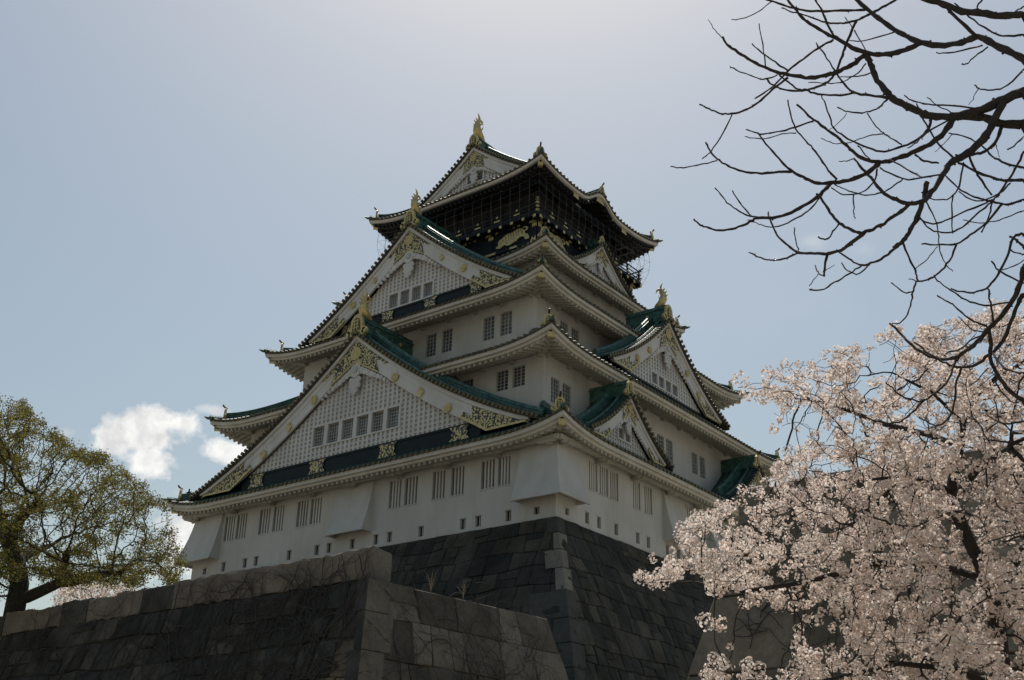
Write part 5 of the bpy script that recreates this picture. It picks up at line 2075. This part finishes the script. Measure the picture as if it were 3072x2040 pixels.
# ------------------------------------------------------------------ bare tree reaching in from the right
S1 = 2.2024
R1 = [  # (radius at start, radius at end, points) measured on the upper right of the photograph
    (22, 13, [(2361, 390), (2200, 310), (2060, 245), (1950, 280), (1840, 300), (1680, 280), (1560, 225), (1450, 160), (1340, 75), (1250, -10)]),
    (22, 20, [(2361, 95), (2200, 105), (2080, 85), (1950, 75), (1830, 30), (1690, -15)]),
    (30, 16, [(2361, 600), (2200, 670), (2050, 740), (1900, 770), (1750, 765), (1680, 745), (1590, 700), (1490, 650), (1440, 590), (1380, 510), (1350, 420), (1310, 350)]),
    (28, 22, [(2361, 820), (2230, 820), (2100, 780), (1980, 768), (1900, 768)]),
    (26, 6, [(2230, 655), (2150, 830), (2070, 940), (1960, 1030), (1870, 1080), (1830, 1150), (1750, 1270), (1690, 1330), (1590, 1345), (1500, 1310), (1420, 1265), (1370, 1200), (1290, 1110), (1235, 1045)]),
    (19, 6, [(1900, 780), (1830, 880), (1740, 950), (1620, 1010), (1500, 1055), (1400, 1070), (1310, 1050), (1230, 1000), (1170, 940), (1070, 860), (970, 790), (860, 690)]),
    (18, 7, [(1675, 282), (1600, 320), (1500, 350), (1400, 360), (1310, 345), (1200, 300), (1110, 250), (1050, 220), (960, 165), (900, 120), (840, 50), (790, -10)]),
    (16, 7, [(1310, 360), (1250, 410), (1170, 455), (1080, 490), (950, 515), (820, 495), (750, 480), (660, 450), (560, 400), (470, 345), (400, 295), (370, 245)]),
    (16, 5, [(1400, 1080), (1330, 1140), (1200, 1190), (1080, 1210), (980, 1205), (900, 1170), (830, 1130), (760, 1070), (680, 980), (600, 880)]),
    (13, 5, [(1080, 1215), (1030, 1270), (950, 1330), (850, 1390), (730, 1435), (600, 1440), (550, 1465), (450, 1510), (350, 1522), (260, 1500), (215, 1480), (180, 1450)]),
    (16, 12, [(1720, 1200), (1700, 1310), (1660, 1430), (1600, 1540), (1560, 1590), (1500, 1640)]),
    (12, 7, [(2060, 245), (1950, 150), (1850, 50), (1790, -10)]),
    (3, 2, [(370, 255), (320, 200), (275, 130)]),
    (8, 4, [(1370, 80), (1290, 120), (1200, 150), (1130, 155), (1030, 140), (900, 95), (820, 75), (760, 50)]),
    (8, 8, [(1350, 90), (1450, 35), (1530, -10)]),
    (8, 6, [(1310, 65), (1150, 70), (960, 75), (850, 55), (740, 25), (650, -10)]),
    (4, 3, [(690, 10), (600, 80), (500, 120), (432, 130)]),
    (7, 6, [(1110, 250), (1060, 150), (1020, 60), (975, -10)]),
    (9, 4, [(1480, 650), (1340, 630), (1230, 605), (1160, 540), (1110, 470), (1040, 360), (990, 285)]),
    (9, 6, [(1250, 135), (1195, 270), (1160, 370), (1115, 480), (1070, 540), (990, 575), (920, 595), (840, 600), (750, 585), (700, 560), (655, 520)]),
    (7, 5, [(1240, 610), (1150, 630), (1000, 620), (920, 595), (870, 590), (800, 540), (740, 490)]),
    (8, 5, [(1100, 262), (1000, 320), (900, 390), (800, 470), (700, 570), (580, 650)]),
    (8, 5, [(800, 510), (700, 590), (600, 680), (520, 725), (430, 750), (350, 748), (280, 720), (220, 690)]),
    (5, 4, [(435, 755), (370, 880), (290, 1005), (235, 1048)]),
    (5, 3, [(655, 455), (640, 340), (610, 155)]),
    (7, 4, [(800, 470), (690, 390), (620, 340), (565, 290)]),
    (5, 4, [(730, 495), (640, 525), (560, 500), (480, 470), (415, 440)]),
    (6, 4, [(970, 800), (850, 840), (740, 870), (640, 885), (580, 875), (525, 855)]),
    (9, 5, [(830, 1135), (700, 1140), (560, 1142), (450, 1115), (370, 1075), (300, 1015), (255, 940)]),
    (4, 4, [(330, 1060), (200, 1090), (90, 1108), (25, 1097)]),
    (6, 4, [(600, 1435), (530, 1420), (440, 1370), (370, 1300), (318, 1240)]),
    (5, 4, [(560, 1425), (500, 1360), (437, 1262)]),
    (6, 3, [(1025, 1285), (960, 1370), (860, 1440), (740, 1495), (640, 1490), (590, 1470), (530, 1450)]),
    (7, 4, [(1130, 1190), (1050, 1100), (980, 1000), (920, 930), (850, 850), (820, 750), (798, 655)]),
    (4, 3, [(855, 878), (760, 885), (650, 915), (560, 912), (515, 900)]),
    (10, 4, [(1750, 775), (1730, 850), (1660, 920), (1560, 965), (1440, 1000), (1330, 975), (1200, 915), (1110, 850), (1060, 730), (1025, 630)]),
    (5, 4, [(1550, 955), (1480, 910), (1430, 880), (1370, 820), (1325, 745)]),
    (6, 4, [(1460, 655), (1400, 710), (1320, 742), (1200, 740), (1130, 710)]),
    (3, 2, [(1190, 745), (1150, 800), (1070, 860)]),
    (4, 3, [(1430, 885), (1330, 900), (1210, 940), (1100, 945), (1022, 912)]),
    (11, 8, [(2215, 835), (2170, 940), (2100, 1000), (2000, 1030), (1900, 1075)]),
    (6, 4, [(2361, 455), (2260, 560), (2150, 595), (2060, 580), (2035, 560)]),
    (3, 2, [(2060, 588), (2030, 640), (2000, 692)]),
    (7, 5, [(2361, 230), (2220, 235), (2130, 200), (2000, 110), (1900, 20)]),
    (5, 4, [(2090, 298), (1900, 345), (1780, 350)]),
    (5, 4, [(2120, 310), (2040, 370), (1985, 420), (1950, 425)]),
    (6, 4, [(2060, 720), (1900, 700), (1760, 690), (1650, 675), (1570, 630)]),
    (4, 3, [(1900, 750), (1790, 700), (1720, 640)]),
    (10, 4, [(2361, 1190), (2230, 1190), (2130, 1170), (1960, 1090), (1880, 1030), (1780, 930), (1700, 790), (1650, 680)]),
    (8, 4, [(2361, 1110), (2240, 1080), (2150, 1030), (2080, 960), (1980, 905), (1865, 880)]),
    (3, 2, [(1885, 890), (1830, 950), (1775, 1002)]),
    (7, 6, [(2000, 1040), (2060, 1160), (2150, 1290)]),
    (8, 5, [(2361, 1320), (2250, 1350), (2150, 1330), (2060, 1310), (1950, 1260), (1840, 1160)]),
    (7, 5, [(2150, 1322), (2080, 1350), (1880, 1440), (1760, 1480), (1660, 1440)]),
    (6, 4, [(1965, 1075), (1930, 1230), (1880, 1300), (1830, 1320), (1720, 1312)]),
    (5, 4, [(1885, 1300), (1885, 1540)]),
    (3, 2, [(2170, 945), (2185, 985), (2200, 1040)]),
    (6, 5, [(1840, 1150), (1700, 1170), (1560, 1180), (1410, 1110)]),
    (6, 5, [(1690, 1170), (1620, 1140), (1470, 1050)]),
    (5, 4, [(1560, 1185), (1480, 1240), (1400, 1280), (1280, 1285), (1180, 1250), (1110, 1220)]),
    (6, 4, [(1390, 1115), (1370, 1200), (1290, 1270), (1170, 1285), (1090, 1240)]),
    (5, 3, [(1235, 1285), (1235, 1400), (1245, 1445)]),
    (4, 3, [(2361, 1390), (2250, 1430), (2140, 1470), (2030, 1470), (1960, 1455)]),
    (8, 5, [(2361, 1000), (2300, 1120), (2240, 1210), (2190, 1290), (2150, 1330), (2130, 1420), (2080, 1535)]),
    (6, 4, [(1870, 790), (1730, 870), (1650, 940), (1590, 980)]),
    (5, 3, [(1260, 960), (1330, 1040), (1360, 1060)]),
    (4, 3, [(1230, 1050), (1180, 1065), (1140, 1065)]),
    (5, 4, [(2361, 900), (2300, 960), (2250, 988)]),
    (5, 3, [(1360, 480), (1260, 505), (1150, 505)]),
    (5, 3, [(1320, 420), (1240, 500), (1150, 540)]),
    (5, 3, [(1500, 215), (1300, 270), (1200, 265)]),
    (4, 3, [(1160, 545), (1060, 550), (940, 540)]),
    (5, 3, [(1240, 200), (1310, 320), (1345, 400)]),
    (4, 3, [(1230, 190), (1200, 140), (1178, 115)]),
    (5, 4, [(2361, 40), (2320, 65), (2300, 75)]),
    (5, 5, [(2080, 85), (2050, 40), (2100, -10)]),
    (6, 6, [(1640, 1020), (1700, 1060), (1800, 1075)]),
    (6, 4, [(2270, 1210), (2190, 1280), (2050, 1330), (1930, 1265)]),
]
R2 = [
    (12, 5, [(1690, 0), (1650, 120), (1590, 240), (1540, 290), (1460, 360), (1370, 410), (1290, 430), (1220, 400), (1140, 345)]),
    (13, 7, [(1610, 20), (1570, 60), (1480, 120), (1390, 180), (1290, 215), (1220, 200), (1140, 150), (1080, 80), (1020, -10), (990, -40)]),
    (13, 5, [(1305, 215), (1230, 280), (1150, 330), (1050, 355), (950, 352), (870, 345), (800, 300), (730, 230), (690, 150), (668, 80)]),
    (7, 5, [(870, 350), (790, 385), (710, 398), (620, 380), (545, 345)]),
    (4, 4, [(870, 335), (850, 260), (845, 180)]),
    (9, 6, [(1060, 360), (1045, 430), (1040, 505)]),
    (5, 4, [(1035, 500), (1000, 480), (980, 430)]),
    (3, 3, [(1000, 485), (940, 570)]), (3, 2, [(1030, 470), (1110, 430)]),
    (6, 5, [(1290, 432), (1200, 490), (1110, 545), (1020, 595), (945, 590)]),
    (5, 4, [(1340, 425), (1270, 485), (1210, 475), (1155, 418)]),
    (6, 5, [(1140, 152), (1100, 210), (1050, 260), (1000, 245)]),
    (7, 4, [(1560, 280), (1600, 380), (1640, 470), (1655, 530), (1630, 600), (1610, 700), (1570, 790), (1530, 820), (1495, 812)]),
    (5, 4, [(1628, 600), (1570, 610), (1490, 547)]), (4, 3, [(1655, 537), (1605, 520)]),
    (7, 6, [(1915, 290), (1870, 400), (1800, 480), (1730, 525), (1655, 538)]),
    (5, 3, [(1710, 5), (1770, 120), (1795, 220), (1800, 310), (1840, 420), (1890, 470)]),
    (6, 5, [(2160, 0), (2100, 50), (1950, 180), (1850, 215), (1740, 190), (1670, 110)]),
    (8, 5, [(2220, 20), (2110, 150), (2010, 230), (1910, 290), (1800, 295), (1690, 290)]),
    (3, 3, [(1790, 305), (1720, 390), (1640, 460)]),
    (9, 5, [(2361, 225), (2290, 250), (2250, 370), (2190, 490), (2130, 570), (2030, 610), (1940, 605), (1878, 585)]),
    (17, 7, [(2361, 420), (2330, 560), (2290, 660), (2190, 790), (2120, 860), (2030, 960), (1930, 1030), (1850, 1055), (1780, 1045), (1690, 1010), (1600, 940), (1540, 880), (1478, 815)]),
    (14, 5, [(2361, 620), (2320, 680), (2280, 800), (2200, 960), (2110, 1040), (2020, 1095), (1940, 1105), (1850, 1080), (1740, 1020), (1640, 940)]),
    (8, 4, [(1910, 1060), (1880, 1150), (1820, 1240), (1720, 1310), (1650, 1325), (1560, 1300), (1490, 1240), (1450, 1210)]),
    (7, 4, [(1700, 1320), (1620, 1410), (1550, 1460), (1470, 1475), (1390, 1460), (1280, 1430)]),
    (8, 5, [(1950, 1108), (1915, 1200), (1905, 1340), (1870, 1430), (1800, 1490), (1730, 1470), (1670, 1435)]),
    (6, 4, [(2115, 830), (2000, 790), (1900, 700), (1860, 670), (1782, 632)]),
    (6, 4, [(2280, 675), (2100, 695), (1980, 660), (1880, 600), (1790, 530), (1765, 495)]),
    (5, 3, [(2110, 868), (2030, 860), (1960, 800), (1930, 770)]),
    (6, 6, [(2160, 800), (2140, 680), (2125, 585)]),
    (13, 11, [(2361, 1330), (2290, 1280), (2200, 1180), (2140, 1050), (2140, 950), (2130, 850)]),
    (8, 6, [(2361, 1145), (2230, 1110), (2150, 1000)]),
    (7, 4, [(2361, 1460), (2230, 1480), (2120, 1420)]),
    (5, 5, [(2361, 360), (2310, 350), (2270, 330)]), (6, 5, [(2361, 555), (2200, 470), (2150, 400)]),
    (4, 4, [(2361, 395), (2290, 440), (2220, 460)]), (9, 6, [(2361, 310), (2320, 270), (2300, 255), (2270, 245)]),
    (4, 3, [(2120, 1110), (2060, 1180), (2000, 1230)]), (5, 3, [(2160, 1180), (2270, 1330), (2361, 1325)]),
]
ALL = [(a / S1, b / S1, [(2000 + x / S1, y / S1) for x, y in p]) for a, b, p in R1] + [(a / S1, b / S1, [(2000 + x / S1, 600 + y / S1) for x, y in p]) for a, b, p in R2]
HB2 = 9.4
TP = site(3560, 1500, HB2 + .3)
bare = thing('bare_tree', (TP[0], TP[1], GZ), 'leafless tree with dark drooping branches reaching in from the upper right', 'tree')
rg = random.Random(6)
placed = []      # (px, py, depth)
twigs = MB()


def nearest_depth(x, y, lim):
    best, bd = None, lim
    for (a, b, h) in placed:
        d = math.hypot(a - x, b - y)
        if d < bd:
            best, bd = h, d
    return best


def smooth_line(pl):
    """Catmull-Rom through the measured points"""
    out = []
    n = len(pl)
    for i in range(n - 1):
        p0, p1, p2, p3 = np.array(pl[max(0, i - 1)]), np.array(pl[i]), np.array(pl[i + 1]), np.array(pl[min(n - 1, i + 2)])
        for k in range(4):
            t = k / 4
            out.append(.5 * ((2 * p1) + (-p0 + p2) * t + (2 * p0 - 5 * p1 + 4 * p2 - p3) * t * t + (-p0 + 3 * p1 - 3 * p2 + p3) * t ** 3))
    out.append(np.array(pl[-1]))
    return out


for (ra, rb, pl) in ALL:
    sm = smooth_line(pl)
    edge = pl[0][0] > 3069
    h0 = (HB2 + rg.uniform(-.5, .5)) if edge else nearest_depth(*pl[0], 30)
    if h0 is None:
        h0 = HB2 + rg.uniform(-.5, .5)
    h1 = nearest_depth(*pl[-1], 10) if edge or len(pl) < 8 else None
    if h1 is None:
        h1 = h0 + rg.uniform(-.9, .9) * min(1.3, len(sm) / 22)
    P3, rad = [], []
    n = len(sm)
    for i, q in enumerate(sm):
        t = i / (n - 1)
        h = h0 + (h1 - h0) * t
        placed.append((q[0], q[1], h))
        p = site(q[0], q[1], h)
        dcam = float(np.linalg.norm(p - CAM))
        r = (ra + (rb - ra) * t) / FPX * dcam * 1.0
        r *= 1 + .09 * math.sin(i * 2.1 + ra * 7) + rg.uniform(-.13, .13)
        j = .003
        P3.append(p + np.array([rg.gauss(0, j), rg.gauss(0, j), rg.gauss(0, j)])); rad.append(r)
    if edge:
        up = np.array([TP[0], TP[1], P3[0][2] - 1.1 - rg.random()])
        base_p = P3[0]
        ext_ = [up, up * .6 + base_p * .4 + np.array([0, 0, -.12])]
        P3 = ext_ + P3; rad = [rad[0] * 1.6, rad[0] * 1.25] + rad
    if ra * S1 >= 12:
        b = MB()
        b.tube(P3, rad, 9, 0)
        for k in range(3, len(P3) - 1, 2):
            d = np.array([rg.gauss(0, 1) for _ in range(3)]); d /= np.linalg.norm(d)
            b.tube([P3[k], P3[k] + d * rad[k] * 1.25, P3[k] + d * rad[k] * 1.5], [rad[k] * .5, rad[k] * .34, rad[k] * .1], 5)
        b.build('branch', M['bark_bare'], bare)
    else:
        twigs.tube(P3, rad, 6, 0)
        for k in range(2, len(P3) - 1):      # buds and knuckles
            if rg.random() < .6:
                d = np.array([rg.gauss(0, 1) for _ in range(3)]); d /= np.linalg.norm(d)
                twigs.tube([P3[k], P3[k] + d * rad[k] * 2.1], [rad[k] * .5, rad[k] * .2], 4)
twigs.build('twigs', M['bark_bare'], bare)
tk = MB()
tk.tube([(TP[0], TP[1], GZ - .1), (TP[0] + .03, TP[1], GZ + 1.0), (TP[0] + .05, TP[1] + .05, GZ + 3.0), (TP[0], TP[1] + .02, GZ + 6.0), (TP[0] + .06, TP[1], GZ + 8.5), (TP[0] + .16, TP[1] - .05, GZ + 10.2), (TP[0] + .2, TP[1] + .05, GZ + 11.6)],
        [.33, .24, .20, .15, .10, .06, .02], 12)
tk.build('trunk', M['bark_bare'], bare)
for k in range(9):       # limbs on the far side, away from the path
    z0 = GZ + 4.2 + k * .75
    a = rg.uniform(-.9, .9)
    d = np.array([CR[0] * math.cos(a) - CR[1] * math.sin(a), CR[0] * math.sin(a) + CR[1] * math.cos(a), 0])
    L = 3.2 - k * .18
    p = [np.array([TP[0], TP[1], z0]) + d * L * t + np.array([0, 0, L * (.75 * t - .35 * t * t)]) for t in (0, .25, .5, .75, 1)]
    b = MB()
    b.tube(p, [.075, .055, .04, .026, .012], 7)
    for t in (1, 2, 3):
        e = np.array([rg.gauss(0, .5), rg.gauss(0, .5), .5])
        b.tube([p[t], p[t] + d * .5 + e * .5, p[t] + d * .9 + e * 1.1], [.022, .016, .007], 5)
    b.build('branch', M['bark_bare'], bare)

# ------------------------------------------------------------------ small bird in the air at the left
bp = site(566, 1478, 78.0)
bd = MB()
FD = DFrame(bp, CAM[:2] - bp[:2])
bd.tube([FD(-.17, 0, -.02), FD(-.08, 0, 0), FD(.05, 0, .03), FD(.14, 0, .06), FD(.19, 0, .07)], [.015, .05, .055, .035, .01], 6)
bd.add([FD(-.05, .02, .03), FD(.07, .02, .05), FD(.06, .30, .20), FD(-.02, .26, .18)], [(0, 1, 2, 3)])
bd.add([FD(-.05, -.02, .03), FD(.07, -.02, .05), FD(.06, -.30, .20), FD(-.02, -.26, .18)], [(0, 1, 2, 3)])
tag(bd.build('bird', M['feather']), 'small dark bird flying in the sky left of the castle', 'bird')
